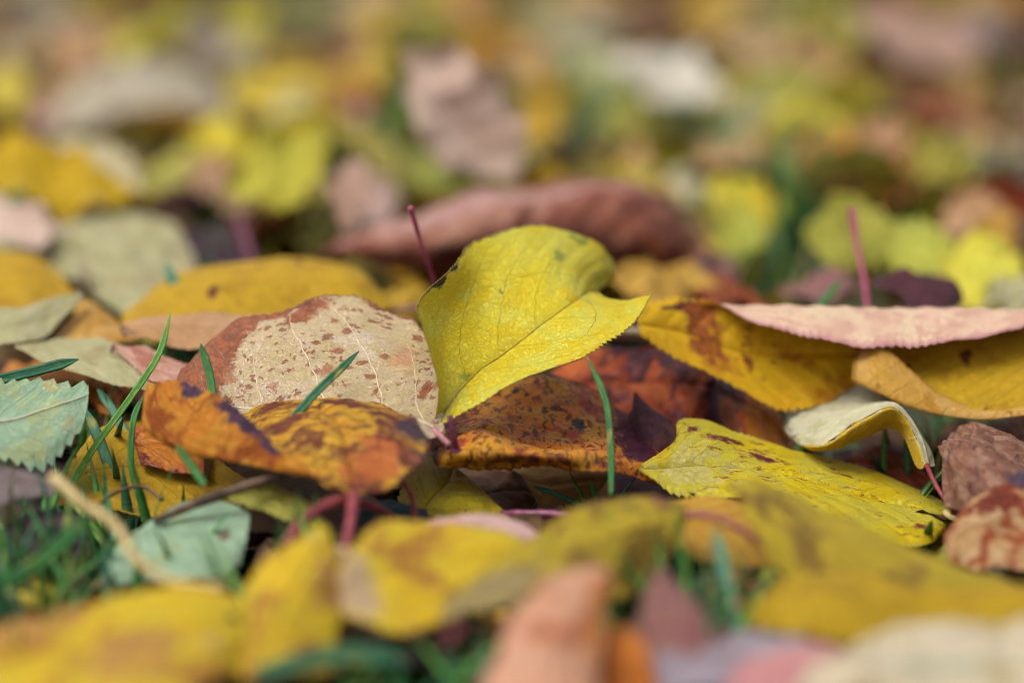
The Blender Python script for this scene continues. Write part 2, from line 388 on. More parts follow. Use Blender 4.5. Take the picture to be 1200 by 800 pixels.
leafmat('ochre_face', 'e0ac10', 'e4b814', C='c07c10', cth=.57, csc=.6, vein='b87c14', vs=.2, b1='8a3a1c', b2='b86428', b3='5c2c2c', spots=[('8a4a18', 2.0, .25, .16)], mottle=.2, trans=.2)
leafmat('pink_under', 'e0baa0', 'e2c8a6', C='d4a892', cth=.52, csc=1.2, vein='e8ccc0', vs=.2, edge='c08488', ew=.05, spots=[('8a5068', 1.3, .22, .2), ('9a6470', 5, .25, .25)], mottle=.18, relief=-1, trans=.12)
leafmat('tan_flap', 'd4a244', 'd8ac60', C='c48c30', vein='b8862c', vs=.2, edge='9a6a24', spots=[('a06a2c', 2.4, .28, .35)], mottle=.16, trans=.2)
leafmat('ochre_right', 'cfa61c', 'c8a020', C='bd9218', vein='a87c1c', vs=.25, b1='7a3a20', spots=[('8a4a20', 1.6, .25, .22)], mottle=.2, trans=.2)
leafmat('mauve_brown', '8a5c46', '754a3c', C='9c7460', cth=.52, csc=1.6, vein='6a3c3c', vs=.3, spots=[('3a2428', 3.4, .36, .38), ('48302c', 7, .3, .3)], streak=('5a342c', 1.0, 3.5, .58), b1='5a5060', mottle=.35, rough=.55, trans=.08)
leafmat('red_mottled', 'b8905e', 'c4a276', C='964a26', cth=.54, csc=1.2, vein='9a4a2a', vs=.3, b1='86361f', b2='544458', mottle=.25, trans=.15)
leafmat('teal_leaf', '9cbc9a', 'a8c4a4', C='b4c08a', cth=.58, vein='c8d8b4', vs=.45, edge='86aa88', ew=.03, spots=[('8a8a50', 2.6, .12, .08)], b1='c8c08c', b2='8a5a4a', mottle=.18, relief=-1, trans=.2)
leafmat('teal_top', '6a9450', '7a9a4c', vein='9ab070', vs=.3)
leafmat('olive_pale', 'bcb886', 'c4bc92', C='b0a070', vein='d4ccaa', vs=.3, b1='8a5a5a', b2='8a8a6a', b3='cfa890', mottle=.16, trans=.2)
leafmat('salmon', 'd49c84', 'dcb09c', C='c07c64', vein='a85a44', vs=.3, edge='8a3c34', mottle=.16, trans=.2)
leafmat('freckled_yellow', 'd2b018', 'cfbc2c', C='b09a1c', vein='8a4a1c', vs=.4, edge='7c3418', ew=.04, spots=[('74301e', 3.0, .3, .34), ('8a3a24', 6.5, .3, .34)], mottle=.25, trans=.2)
leafmat('brown_curl', '8a5c3c', '7a4c30', C='a07850', vein='5c3418', vs=.3, mottle=.25, trans=.1)
leafmat('peach', 'e0a484', 'dcaa8c', C='b8704c', cth=.54, csc=.6, vein='b87858', vs=.35, edge='a8603c', ew=.05, mottle=.2, b1='cf7c2c', trans=.2)
leafmat('fore_yellow', 'e8c422', 'e2c830', C='bc8434', cth=.54, csc=.6, vein='9a6c24', vs=.35, edge='9a5a2c', ew=.05, mottle=.2, b1='d0b48c', b2='46381c', b3='cf9c50', trans=.25)
leafmat('olive_yellow', 'bca224', 'ccb02a', C='8c6c28', cth=.55, csc=.6, vein='857028', vs=.35, edge='6a4a20', ew=.05, mottle=.2, b1='8a6c0c', b2='b09a68', b3='a85a5a', trans=.25)
leafmat('red_vein_yellow', 'd8bc24', 'd0b428', C='b8602c', cth=.7, vein='b0503c', vs=.4, stain=('b85a3c', 0, .18, .5), mottle=.15, trans=.2)
leafmat('cream_plain', 'd6c6a8', 'd2c4aa', C='b8a478', cth=.55, csc=.5, vein='b09a74', vs=.4, mottle=.2, b1='9aa890', b2='a07c54', trans=.15)
# general palette for the blurred litter: name -> colours of the two faces
PAL = {'yellow': ('cdaf1a', 'd6ba34'), 'bright yellow': ('dcc024', 'd8c83a'), 'ochre': ('bb8c1e', 'c79a2c'), 'olive': ('98902c', 'a89c3c'), 'yellow-green': ('b4ae3c', 'a6a648'),
       'green': ('6f9450', '86a262'), 'teal-green': ('5a8a6a', '78a084'), 'pale olive': ('bcb684', 'aeaa74'), 'cream': ('d2c4a4', 'c8b890'), 'grey-cream': ('b6ac98', 'a69c84'),
       'tan': ('b8905c', 'c09a70'), 'peach': ('cc9874', 'c88c6c'), 'pink': ('ccaaa0', 'c49c94'), 'mauve': ('94685e', '8c5c5a'), 'grey-mauve': ('8c7c78', '7c6c6c'),
       'maroon': ('54262a', '643438'), 'rust': ('92441c', '7c3418'), 'brown': ('6c4a2c', '5c3c24'), 'orange': ('c8741e', 'd0882c'), 'white': ('dcd6c6', 'd4ccba'), 'lilac': ('a294a0', '94848c'), 'dark plum': ('3c2630', '4c3440')}
for k, (a, b) in PAL.items():
    dk = tuple(np.array([int(a[i:i+2], 16)/255 for i in (0, 2, 4)])*.72)
    a, b = [tuple(min(.88, int(q[i:i+2], 16)/255*1.07+.01) for i in (0, 2, 4)) for q in (a, b)]
    leafmat('pal_'+k, a, b, C=dk, cth=.6, csc=1.0, vein=tuple(np.array(dk)*.85), vs=.25, edge=tuple(np.array(dk)*.8), ew=.04, spots=[(tuple(np.array(dk)*.6), 2.6, .25, .22)], mottle=.25, trans=.2, var=.2)
# ------------------------------------------------------------------ the leaves one can tell apart
HI = dict(nv=230, nu=90)
leaf('arched bright yellow leaf standing in focus at the centre, dark notch on its left edge',
 '''508,502,76.2 508,502,76.2 508,503,76.2 509,503,76.2 510,503,76.2 | 513,446,75.9 518,455,76.5 536,461,76.7 545,470,76.3 555,477,75.9 | 493,380,75.6 517,410,77 565,433,77.3 590,445,76.5 606,447,75.8
 | 489,356,76.2 527,376,78 592,415,77.9 622,430,77 642,433,76.3 | 521,321,78 550,345,79.3 622,391,78.4 660,408,77.4 690,417,76.8 | 560,282,80.2 592,325,79.8 650,370,78.8 688,388,78 714,401,77.4
 | 622,263,81.6 648,302,80.8 676,353,79.6 712,372,78.8 740,382,78 | 698,282,83 702,308,82.4 691,342,81 728,358,79.8 757,360,78.8 | 720,305,84 721,326,83.8 702,343,82 728,354,80.6 767,344,79.4''',
 'main_yellow', 'main_under', lm='bright yellow leaf in focus', midrib=(1, .03, 'rib_brown', .06, .93), mid=.5, sides=[([(.5, .80), (.40, .80), (.31, .70), (.27, .58), (.24, .50)], .018, 'rib_olive'), ([(.5, .78), (.60, .78), (.72, .70), (.78, .62), (.86, .58)], .018, 'rib_brown'), ([(.5, .42), (.42, .44), (.34, .40), (.25, .36)], .012, 'rib_olive')], teeth=(.028, 5.5), rag=.025, quilt=.035, wob=.02, frill=.02, lat=1.25,
 blots=[(0, -1, .47, .12, .03, 1), (0, -.96, .53, .05, .02, .8), (2, .95, .5, .12, .2, .45), (0, .99, .42, .03, .16, .75), (0, 0, .02, .5, .015, .8)], **HI)
leaf('beige leaf with raised pale veins and many rust spots, left of the arched yellow leaf',
 '''522,508,76 520,510,76 518,511,76 515,512,75.8 510,513,75.6 | 519,448,77.2 508,472,76.6 488,492,76 480,505,75.6 478,515,75.2 | 503,396,78.8 478,436,77.4 430,487,76 422,506,75.4 422,516,75 | 436,354,80 410,398,78.2 376,485,76.2 366,503,75.6 364,514,75.2
 | 375,346,80.2 350,395,78.4 320,482,76.6 314,498,76.1 312,508,75.6 | 332,367,79.8 300,408,78.4 274,478,77 268,492,76.6 264,502,76 | 268,382,79.8 250,410,78.8 232,462,77.5 222,470,77.2 220,480,76.6 | 212,432,79 209,440,78.8 206,450,78.4 206,458,78 206,464,77.6''',
 'beige_spotted', 'beige_top', lm='rust-spotted beige leaf', stem=[(505,500,76.2), (516,511,75.6), (527,522,75.2)], stem_r=(.10, .09), stem_m='stem_pink', midrib=(1, .05, 'rib_pale', .02, .9), sides=[([(.5, .22), (.36, .32), (.22, .43), (.08, .52)], .026, 'rib_beige'), ([(.5, .40), (.36, .50), (.22, .60), (.08, .66)], .026, 'rib_beige'), ([(.5, .10), (.38, .18), (.24, .27), (.1, .34)], .022, 'rib_beige'), ([(.5, .6), (.36, .68), (.22, .75), (.1, .79)], .018, 'rib_beige')], teeth=(.035, 3.6), rag=.075, quilt=-.03, wob=.045, frill=.05, lat=1.55, ref=(.3, .5),
 blots=[(0, -.6, .93, .9, .12, 1), (0, -1, .74, .2, .14, .8), (0, -.3, .86, .6, .10, 1), (0, -.8, .6, .2, .08, .9), (1, -1, .62, .12, .06, .8), (0, -1, .42, .1, .05, .7), (2, -.6, .3, .3, .06, .5), (0, -.9, .55, .12, .05, .7), (0, -.5, .2, .2, .03, .75), (0, 0, .97, 1.2, .08, 1), (0, -1, .84, .9, .1, 1), (1, -1, .9, .1, .1, .9)], **HI)
leaf('curled orange and brown leaf with a purple patch on its flap and a red stalk',
 '''410,580,69 411,582,69 413,583,69 415,584,69 417,583,69 420,581,69 | 352,545,70.8 357,551,70.3 375,560,70 392,548,70.8 412,545,70.9 472,566,70.3 | 322,523,72.2 316,540,71.6 322,551,71.4 345,528,72.6 402,508,73 504,522,71.8
 | 288,488,73.2 274,515,72.5 270,543,72.1 300,512,74.4 385,480,75 490,498,74 | 240,458,74.2 224,492,73.5 220,531,73 262,505,76 352,468,76.8 440,474,76.4 | 196,444,75 180,470,74.4 180,508,74 236,488,77 318,468,77.8 375,462,77.8 | 172,452,75.5 169,470,75.2 172,492,75 215,480,77.4 280,472,78.2 300,464,78.4''',
 'orange_brown', 'orange_under', lm='curled orange leaf', stem=[(415,580,69), (411,610,67.5), (404,650,65), (400,690,62.5)], stem_r=(.16, .12, .12), stem_m='stem_red', mid=.8, teeth=(.02, 3), rag=.05, quilt=.05, wob=.06, frill=.05, ref=(.8, .45), lat=.55,
 blots=[(0, -.98, .5, .13, .13, 1), (0, -.95, .35, .1, .08, .8), (0, -1, .72, .12, .06, .9), (1, .1, .1, .6, .12, .6), (0, .9, .42, .35, .10, .8), (0, .5, .75, .5, .06, .7), (0, 0, .75, .3, .05, .6), (1, .5, .3, .3, .06, .7), (0, 1, .28, .3, .05, .7), (2, .45, .2, .55, .16, .72), (2, -.1, .12, .3, .12, .6), (1, -.35, .55, .16, .1, .5)], **HI)
leaf('yellow-green leaf margin with dark red teeth showing behind the curled orange leaf',
 '''252,468,79.2 252,474,79 252,482,78.6 | 300,452,79.6 302,466,79 304,490,78 | 352,450,79.6 350,465,79 350,495,77.8 | 395,462,79 396,472,78.6 397,495,78''',
 'fringe_yellow', 'orange_under', lm='dark-toothed yellow-green margin', teeth=(.12, 3.4), rag=.06, wob=.05, nv=160, nu=40)
leaf('dark amber leaf with black spots and rolled lower edge, beneath the arched bright yellow leaf',
 '''508,500,77.6 507,515,77 507,530,76.4 508,540,76 512,546,75.8 | 560,468,79.6 560,488,78.4 560,506,76.6 562,528,75.2 565,551,75.6 | 608,445,80.6 606,478,79 606,519,76.8 606,530,75.2 608,549,75.6 | 652,437,81 650,480,79.2 650,524,77 650,533,75.4 650,549,75.7
 | 698,458,81.2 702,495,79.4 710,527,77 705,536,76 702,553,75.7 | 745,497,80.6 748,525,79 752,541,77.8 752,551,76.8 748,563,76.4 | 775,535,79.4 776,550,78.6 778,558,78 778,566,77.4 778,574,77 | 806,582,78.2 807,584,78 808,585,78 808,587,77.8 808,588,77.8''',
 'dark_amber', 'dark_amber_under', lm='dark amber leaf', teeth=(.02, 4), rag=.035, quilt=.05, wob=.07, frill=.03, lat=.9, ref=(.25, .45),
 blots=[(0, -.35, .50, .09, .022, 1), (0, -.75, .28, .06, .02, .8), (0, -.2, .36, .07, .02, .8), (1, -.6, .72, .9, .12, .95), (1, .4, .8, .5, .1, .5), (2, .7, .35, .3, .3, .6), (1, 1, .3, .1, .2, .4)], **HI)
leaf('small crumpled dark purple leaf with a torn spiky edge beside the dark amber leaf',
 '''730,540,80.4 765,548,79.8 812,540,79.6 | 738,512,80.3 764,516,79.6 800,523,80 | 742,488,80.4 760,490,79.8 784,498,80.3 | 738,474,80.5 752,474,80.2 764,480,80.4 | 742,461,80.6 745,460,80.6 748,463,80.6''',
 'frill_purple', 'frill_purple', lm='crumpled purple leaf', teeth=(.12, 2.0), rag=.12, wob=.1, frill=.12, nv=120, nu=50)
leaf('glossy rust red leaf with an orange right edge, left of the twisted cream leaf',
 '''636,440,84 636,460,83.5 636,490,82.6 | 690,410,85 690,450,84 690,520,82.4 | 756,403,85 756,450,83.6 756,530,82 | 800,404,84.6 802,450,82.6 800,530,81.4 | 838,416,84.6 834,455,84 830,530,82.2 | 880,444,84 872,475,82.9 868,530,81.6 | 910,478,83.6 905,498,83 898,534,82 | 924,514,82.8 924,520,82.7 922,528,82.4''',
 'rust_red', 'rust_under', lm='rust red leaf', teeth=(.03, 3), rag=.06, quilt=.05, wob=.10, frill=.08, lat=1.1,
 blots=[(0, -.6, .3, .8, .2, .6), (0, 0, .62, 1, .12, .9), (1, -.2, .88, 1.6, .13, 2), (2, .3, .66, .4, .06, .8), (1, -.8, .8, .2, .06, .7)], **HI)
leaf('small cream rolled leaf end just right of the bright yellow leaf in focus',
 '''690,384,85.6 690,390,85 690,397,85.4 | 736,382,85.4 738,388,84.6 740,399,85.2 | 772,391,85.2 774,397,84.8 773,404,85.2 | 790,402,85.2 790,405,85 789,408,85.2''',
 'cream_plain', 'cream_plain', lm='cream rolled leaf end', nv=60, nu=24, rag=.02, wob=.02)
leaf('yellow leaf with dark red streaks and torn left tip, lying in focus right of centre',
 '''753,543,76.7 750,546,76.5 748,549,76.3 750,551,76.2 754,554,76 | 789,518,78 786,532,77.5 785,548,76.9 786,562,76.2 790,577,75.7 | 800,489,79.4 818,515,78.4 825,546,77.4 828,563,76.5 835,582,75.8 | 880,511,79.8 890,528,79 900,553,77.8 905,573,76.4 906,592,75.2
 | 958,532,79.8 966,549,79 974,572,77.6 978,592,76 974,617,74.6 | 1032,555,79.6 1036,569,78.9 1042,589,77.6 1044,612,76 1036,636,74.6 | 1092,577,79.2 1096,588,78.6 1098,602,77.4 1096,618,76.2 1084,640,75 | 1118,602,78 1118,604,78 1118,606,77.9 1117,608,77.8 1116,610,77.6''',
 'streaked_yellow', 'yellow_plain', lm='red-streaked yellow leaf', midrib=(1, .02, 'rib_olive', .02, .5), teeth=(.035, 5), rag=.03, quilt=.05, wob=.04, frill=.03, lat=1.15, ref=(.5, .5),
 blots=[(0, -.55, .36, .12, .06, .75), (0, -.3, .44, .1, .06, .75), (0, -.7, .28, .1, .03, .7), (1, .2, .2, .9, .2, .7), (0, .5, .8, .1, .05, .6), (0, .3, .15, .12, .03, .6), (0, -.35, .6, .08, .05, .6), (2, .9, .22, .1, .02, .6)], **HI)
leaf('twisted cream leaf showing a thin yellow band, its red stalk on the red-streaked leaf',
 '''1096,546,77.9 1091,547,77.6 1085,546,77.2 1081,549,77.3 | 1093,532,79 1084,520,78.4 1074,514,77.8 1072,545,77.8 | 1077,506,80.4 1068,494,79.4 1060,487,78.2 1058,512,78.9 | 1046,466,82.2 1044,470,80.6 1041,478,78.4 1040,501,79.3
 | 1002,449,83.2 1002,470,81.2 1001,497,78.5 1009,514,79.2 | 950,455,83.6 956,485,81.2 968,518,78.5 980,527,79 | 925,478,83.2 928,495,81.4 944,521,79.2 954,528,79.2 | 918,500,82.4 923,508,81.4 932,517,80.2 938,522,79.8''',
 'cream_face', 'cream_yellow', lm='twisted cream leaf', stem=[(1086,545,77.2), (1098,570,76.2), (1118,600,75.4)], stem_r=(.075, .06, .07), stem_m='stem_red', ref=(.3, .6), teeth=(.02, 5), rag=.015, quilt=.03, wob=.015, frill=.0, lat=.8,
 blots=[(0, .333, v/12, .045, .05, 1.1) for v in range(2, 9)]+[(1, .78, v/12, .40, .12, 1.5) for v in range(1, 11)], **HI)
leaf('large ochre leaf whose far edge folds forward into a long pink toothed rim',
 '''742,357,82.2 744,361,82.1 746,366,82 748,380,81.8 750,392,81.6 | 792,349,82.8 794,354,82.7 798,362,82.6 800,388,82.3 800,424,81.6 | 838,354,82.6 838,356,82.7 842,366,82.8 848,405,82.4 860,450,81.6 | 880,375,81.4 882,357,82.5 888,368,82.9 900,415,82.6 914,483,81.6
 | 944,393,80.8 942,360,82.3 946,370,82.9 950,415,82.7 962,472,81.8 | 1000,405,80.5 1000,361,82.3 1005,372,83 1008,415,82.8 1012,452,82.4 | 1060,405,80.4 1060,362,82.3 1065,374,83.1 1070,415,83.1 1068,450,83 | 1130,397,80.6 1130,362,82.3 1135,374,83.3 1140,410,83.4 1140,445,83.4 | 1230,380,81.2 1230,362,82.5 1235,370,83.6 1240,400,83.8 1240,430,83.6''',
 'ochre_face', 'pink_under', lm='pink-rimmed ochre leaf', ref=(.75, .4), teeth=(.05, 3.9), rag=.05, quilt=.05, wob=.03, frill=.03, lat=.8, mid=.75,
 blots=[(0, -.4, .16, .5, .06, .8), (1, .1, .2, .9, .09, .7), (0, .2, .32, .7, .05, .45), (2, -.38, .1, .1, .04, .9)], nv=300, nu=90)
leaf('ochre leaf with a folded tan flap at its left end, under the long pink rim',
 '''1004,411,81.2 999,430,80.6 998,446,80.6 1002,430,81.6 1010,400,82.3 | 1032,406,80.8 1034,440,80.2 1036,462,80.1 1045,430,81.6 1050,392,82.5 | 1070,438,80.5 1068,460,80 1070,475,79.9 1085,432,81.4 1090,390,82.6 | 1112,468,80.2 1108,478,79.8 1112,485,79.8 1125,440,81.1 1130,388,82.6
 | 1160,481,80.1 1158,485,79.8 1162,488,79.8 1172,445,80.9 1178,386,82.6 | 1230,472,80.1 1228,476,79.8 1230,480,79.8 1235,440,80.9 1238,380,82.6''',
 'ochre_right', 'tan_flap', lm='ochre leaf with the tan flap', ref=(.8, .5), teeth=(.02, 4), rag=.03, quilt=.02, wob=.03, frill=.02, blots=[(0, .7, .62, .12, .04, .9), (0, .5, .3, .08, .03, .7)], **HI)
leaf('mauve-brown leathery leaf curled into a dome with dark flecks, at the right edge in focus',
 '''1106,592,75.4 1104,562,75.9 1106,530,77 1114,508,79 1125,506,81 | 1134,597,73.6 1128,560,74.4 1128,522,75.8 1140,499,78 1150,503,81 | 1175,596,73 1172,565,73.8 1168,535,75.3 1174,511,78 1182,512,81 | 1225,600,73 1222,580,73.8 1220,560,75.3 1218,538,77.6 1220,533,81''',
 'mauve_brown', 'mauve_brown', lm='mauve-brown dome leaf', ref=(.4, .5), rag=.05, quilt=.05, wob=.12, frill=.05, lat=.8, blots=[(0, -.2, .1, .3, .1, .5)], nv=150, nu=90)
leaf('dark reddish brown leaf just behind the mauve-brown domed leaf at the right edge',
 '''1150,505,82.4 1152,515,82 1156,530,81.4 | 1180,488,82.6 1184,512,81.8 1188,540,81 | 1235,482,82.6 1235,515,81.6 1235,550,80.6''', 'mauve_brown', 'rust_under', lm='reddish brown leaf behind the dome', wob=.1, nv=70, nu=40)
leaf('red and cream mottled leaf in the lower right, just in front of the mauve-brown dome',
 '''1106,625,71.5 1108,640,71 1112,658,70.4 | 1146,586,72.2 1148,615,70.8 1150,668,69 | 1190,562,72.6 1192,610,70.8 1194,672,68.6 | 1240,555,72.6 1240,610,70.8 1240,670,68.6''',
 'red_mottled', 'rust_under', lm='red mottled leaf', wob=.1, rag=.06, lat=.9, blots=[(0, -.6, .5, .5, .25, .9), (1, -1, .75, .35, .15, .9), (0, .9, .9, .4, .2, .6)], nv=120, nu=60)
leaf('orange-brown leaf in the gap under the twisted cream leaf',
 '''975,530,81.6 980,540,81 985,555,80.4 | 1020,524,82 1025,540,81.4 1030,565,80.4 | 1060,530,81.8 1065,548,81.2 1070,575,80.2 | 1092,560,81 1094,565,80.6 1096,575,80.2''', 'rust_red', 'rust_under', lm='orange-brown leaf in the gap', nv=80, nu=40, blots=[(2, -.2, .6, .5, .15, .9)])
leaf('pale blue-green leaf with toothed edge and white midvein at the left edge, in focus',
 '''-70,455,75.6 -70,475,75.2 -70,492,74.8 -70,512,74.4 -70,530,74 | 8,447,76.6 8,470,76 8,494,75.4 8,515,74.8 8,538,74.3 | 52,447,77 50,465,76.4 48,482,75.8 46,515,75.2 48,551,74.6 | 84,451,77 82,462,76.6 80,471,76.2 74,500,75.6 70,532,75.2 | 104,450,77 104,456,76.8 104,462,76.6 102,480,76.2 96,503,75.8''',
 'teal_leaf', 'teal_top', lm='blue-green toothed leaf', midrib=(1, .03, 'rib_pale', .1, .95), teeth=(.10, 2.6), rag=.04, quilt=-.03, wob=.04, frill=.05, lat=.9, blots=[(0, -.9, .55, .3, .08, .8), (0, .5, .8, .2, .08, .7)], **HI)
leaf('long pale olive leaf lying flat behind the blue-green toothed leaf',
 '''18,405,82.2 18,406,82.1 18,407,82 | 75,398,83.6 80,415,81.8 85,437,80.2 | 135,401,83 140,420,81.2 150,453,79.5 | 200,422,82 200,440,80.4 205,461,79.2 | 262,452,80.4 262,458,79.9 265,466,79.3''', 'olive_pale', 'olive_pale', lm='long pale olive leaf', rag=.02, blots=[(0, .1, .7, .3, .03, .5), (2, -.7, .5, .3, .15, .4)], nv=110, nu=50)
leaf('salmon pink pointed leaf between the grass and the rust-spotted beige leaf',
 '''132,403,81.6 133,406,81.4 136,410,81.1 | 164,406,81.9 160,419,80.8 158,431,80.2 | 194,419,81.4 190,434,80.2 188,449,79.6 | 226,434,81 222,444,80 218,458,79.7''', 'salmon', 'salmon', lm='salmon pink leaf', rag=.03, nv=90, nu=40, stem=[(133,405,81.5), (131,412,81.8), (128,420,82)], stem_r=(.05, .04))
leaf('whitish green leaf with a dark tip, left edge, above the long pale olive leaf',
 '''-50,370,83 -50,388,82.6 -50,410,82.2 | 22,358,84.6 22,380,83.4 22,403,82.4 | 64,349,85.6 62,366,84.6 62,386,83.6 | 98,340,86.6 98,343,86.4 98,347,86.2''', 'olive_pale', 'olive_pale', lm='whitish leaf with the dark tip', blots=[(1, 0, 1, 1, .05, .9)], nv=90, nu=40)
leaf('orange-yellow speckled leaf at the left edge behind the whitish leaf',
 '''-60,290,92 -60,340,89.5 -60,392,87 | 28,297,92 28,335,89.6 28,374,87.4 | 70,324,91 66,345,89.6 62,368,88 | 94,356,89 94,358,88.9 93,361,88.7''', 'ochre_right', 'tan_flap', lm='orange-yellow speckled leaf', nv=80, nu=40)
leaf('orange-tan triangular leaf behind the long pale olive leaf',
 '''56,400,84.2 100,404,83.6 160,400,84.2 | 80,376,86 106,378,85.4 140,380,86 | 96,352,87.6 101,350,87.6 110,354,87.6''', 'tan_flap', 'tan_flap', lm='orange-tan triangular leaf', nv=60, nu=40)
leaf('large pale olive leaf with a grey blotch, out of focus at left',
 '''-20,283,101 -20,292,99.6 -20,300,98.6 | 56,268,101.5 60,292,97.6 64,322,94 | 120,252,102 120,300,95.6 125,354,91.4 | 180,254,102 182,304,95.6 180,370,90.4 | 218,285,99 210,318,95 204,352,91.6 | 236,325,94 235,328,93.6 234,332,93''',
 'olive_pale', 'olive_pale', lm='large pale olive leaf', wob=.12, blots=[(0, -.35, .68, .2, .05, .9), (1, .2, .8, .2, .1, .5), (2, .2, .9, .8, .12, .8), (0, .5, .32, .2, .04, .7)], nv=90, nu=50)
leaf('wide ochre yellow rolled leaf behind the rust-spotted beige leaf',
 '''142,380,85.4 143,372,85.6 148,364,87 156,366,89 | 198,404,84 195,370,84.6 200,328,87.2 206,330,91 | 268,404,84 265,372,84.4 275,312,87.2 280,314,92 | 340,398,84.6 345,370,84.6 350,307,87.2 350,309,92 | 410,384,85 415,362,85 412,314,87.2 412,317,91 | 457,366,86 459,358,86 456,347,87 452,350,88.4''',
 'ochre_right', 'tan_flap', lm='wide ochre rolled leaf', ref=(.5, .5), rag=.04, blots=[(0, 0, .35, .12, .02, .8), (0, .35, .6, .1, .02, .7)], nv=110, nu=60)
leafmat('mauve_roll', '985034', '743420', C='b07a60', cth=.55, csc=.6, b1='6c2a14', b2='c09086', rough=.4, mottle=.35, trans=.1, spots=[('5a2c30', 1.0, .35, .3)])
leaf('long mauve and rust rolled leaf, out of focus behind the bright yellow leaf',
 '''375,302,98.5 376,298,98 380,292,98.4 384,296,100 | 445,308,97 445,290,96.2 452,270,97.2 456,276,102 | 530,322,96.5 530,275,95.6 540,236,97.2 545,242,103 | 620,328,96.5 620,270,95.6 632,222,97.6 635,228,104 | 700,328,96.5 700,265,95.6 712,215,97.6 715,225,104 | 785,326,97 786,280,96.2 778,238,97.7 778,244,103 | 836,320,98.2 834,308,98.2 828,292,98.7 822,290,101''',
 'mauve_roll', 'mauve_roll', lm='long mauve rolled leaf', ref=(.4, .5), wob=.2, rag=.06, blots=[(0, -.7, .5, .35, .5, .8), (1, .25, .4, .35, .4, .8)], nv=100, nu=60)  # pinkish highlight painted along the roll's top, darker red-brown on its lower front
leaf('yellow leaf with red freckles and a toothed edge, just right of the red stalk',
 '''462,612,75.6 480,616,75 500,622,74.4 | 468,575,77 500,590,76 560,625,74.6 | 485,540,78.2 525,560,77 598,612,75 | 500,530,78.6 530,545,77.6 578,585,76.2''', 'freckled_yellow', 'yellow_plain', lm='freckled yellow leaf', teeth=(.06, 3.5), rag=.03, nv=110, nu=60)
leaf('brown curled leaf inside the dark hollow at the centre',
 '''528,560,79.6 534,585,79 548,612,78.4 | 560,548,80.6 572,575,79 585,610,78 | 600,552,80.4 612,572,79.8 618,606,79 | 628,575,80.2 630,580,80 632,590,79.8''', 'brown_curl', 'brown_curl', lm='brown leaf in the hollow', wob=.1, nv=70, nu=40, midrib=(1, .04, 'twig_bark', .1, .9))
leaf('tan leaf with fine lines hanging under the dark amber leaf',
 '''592,545,80.6 600,550,80 610,556,79.6 | 620,543,80.6 632,565,79.4 640,602,78.8 | 668,543,80.6 672,565,79.6 670,606,79 | 712,552,80.4 712,560,80.2 705,572,80''', 'tan_flap', 'brown_curl', lm='tan leaf under the amber leaf', wob=.05, nv=70, nu=40, blots=[])
leafmat('plum', '5c3844', '6c4450', C='4a2a30', b2='c08048', mottle=.3)
leaf('dark plum leaf with an orange patch, low behind the upright grass blade at the centre',
 '''640,598,80.4 645,610,79.8 655,630,79 | 690,558,81.6 695,585,80.4 700,640,78.6 | 750,556,81.6 755,590,80.2 760,640,78.6 | 800,585,81 800,600,80.4 800,625,79.6''', 'plum', 'plum', lm='dark plum leaf', nv=70, nu=40, blots=[(1, -.3, .4, .3, .1, .9)])
leaf('narrow tan leaf lying along the front of the wide ochre rolled leaf',
 '''140,380,83 141,386,82.6 144,394,82.2 | 210,368,83.8 212,385,82.8 214,408,81.8 | 290,366,83.8 292,384,82.8 294,404,81.8 | 352,376,83.4 353,383,83 354,392,82.6''', 'pal_tan', 'pal_tan', lm='narrow tan leaf', nv=60, nu=30)
leafmat('far_grey', 'c8bca6', 'b8aa90', C='a89a80', mottle=.15, trans=.2)
leaf('blurred pale grey-cream leaf arched over a dark hollow at the upper left',
 '''44,168,132 48,170,131 56,174,129.6 | 78,104,135 84,114,132 104,148,128 | 138,74,137 142,86,132.6 152,130,127.6 | 200,74,137 204,88,132.6 206,128,127.8 | 250,98,135 252,110,132 244,132,128.4 | 280,138,132 278,141,131.4 272,146,130.4''', 'far_grey', 'pal_brown', lm='arched grey-cream leaf', nv=60, nu=36)
# ---- towards the viewer
leaf('large blurred olive-yellow leaf in the right foreground, in front of the red-streaked yellow leaf',
 '''850,568,67.2 856,572,66.6 864,578,66 | 905,566,68 900,600,65 900,650,62.6 | 975,598,67 962,640,63.6 945,705,61.2 | 1060,638,65.6 1050,670,62.8 1040,718,60.4 | 1140,668,64.6 1135,690,62.4 1130,722,60.4 | 1235,692,63.6 1235,702,62.4 1235,716,61.4''', 'olive_yellow', 'olive_yellow', lm='big olive-yellow foreground leaf', nv=80, nu=50, blots=[(1, -.7, .3, .3, .1, .4)])
leafmat('yellow_dark', 'b8940c', 'c09c14', C='a8840c', mottle=.12, trans=.2)
leaf('blurred dark yellow leaf band below the big olive-yellow leaf in the right foreground',
 '''870,716,60 872,722,59.6 875,730,59.2 | 955,664,61.4 958,705,58.9 962,750,57.4 | 1080,688,60.4 1080,716,58.9 1085,752,57.4 | 1235,684,60.4 1235,704,59 1235,724,58.4''', 'yellow_dark', 'olive_yellow', lm='dark yellow foreground band', nv=60, nu=40)
leaf('blurred cream leaf filling the bottom right corner',
 '''930,812,52.4 940,795,52.8 955,776,53.4 | 1015,840,50.4 1025,785,52.4 1040,742,54.6 | 1110,860,49.6 1120,790,52.2 1132,728,55 | 1250,870,49.2 1250,790,52 1250,712,55''', 'cream_plain', 'cream_plain', lm='cream leaf in the bottom right corner', nv=70, nu=50, wob=.12, blots=[(0, .1, .55, .12, .3, .9), (1, -.6, .3, .3, .15, .7)])
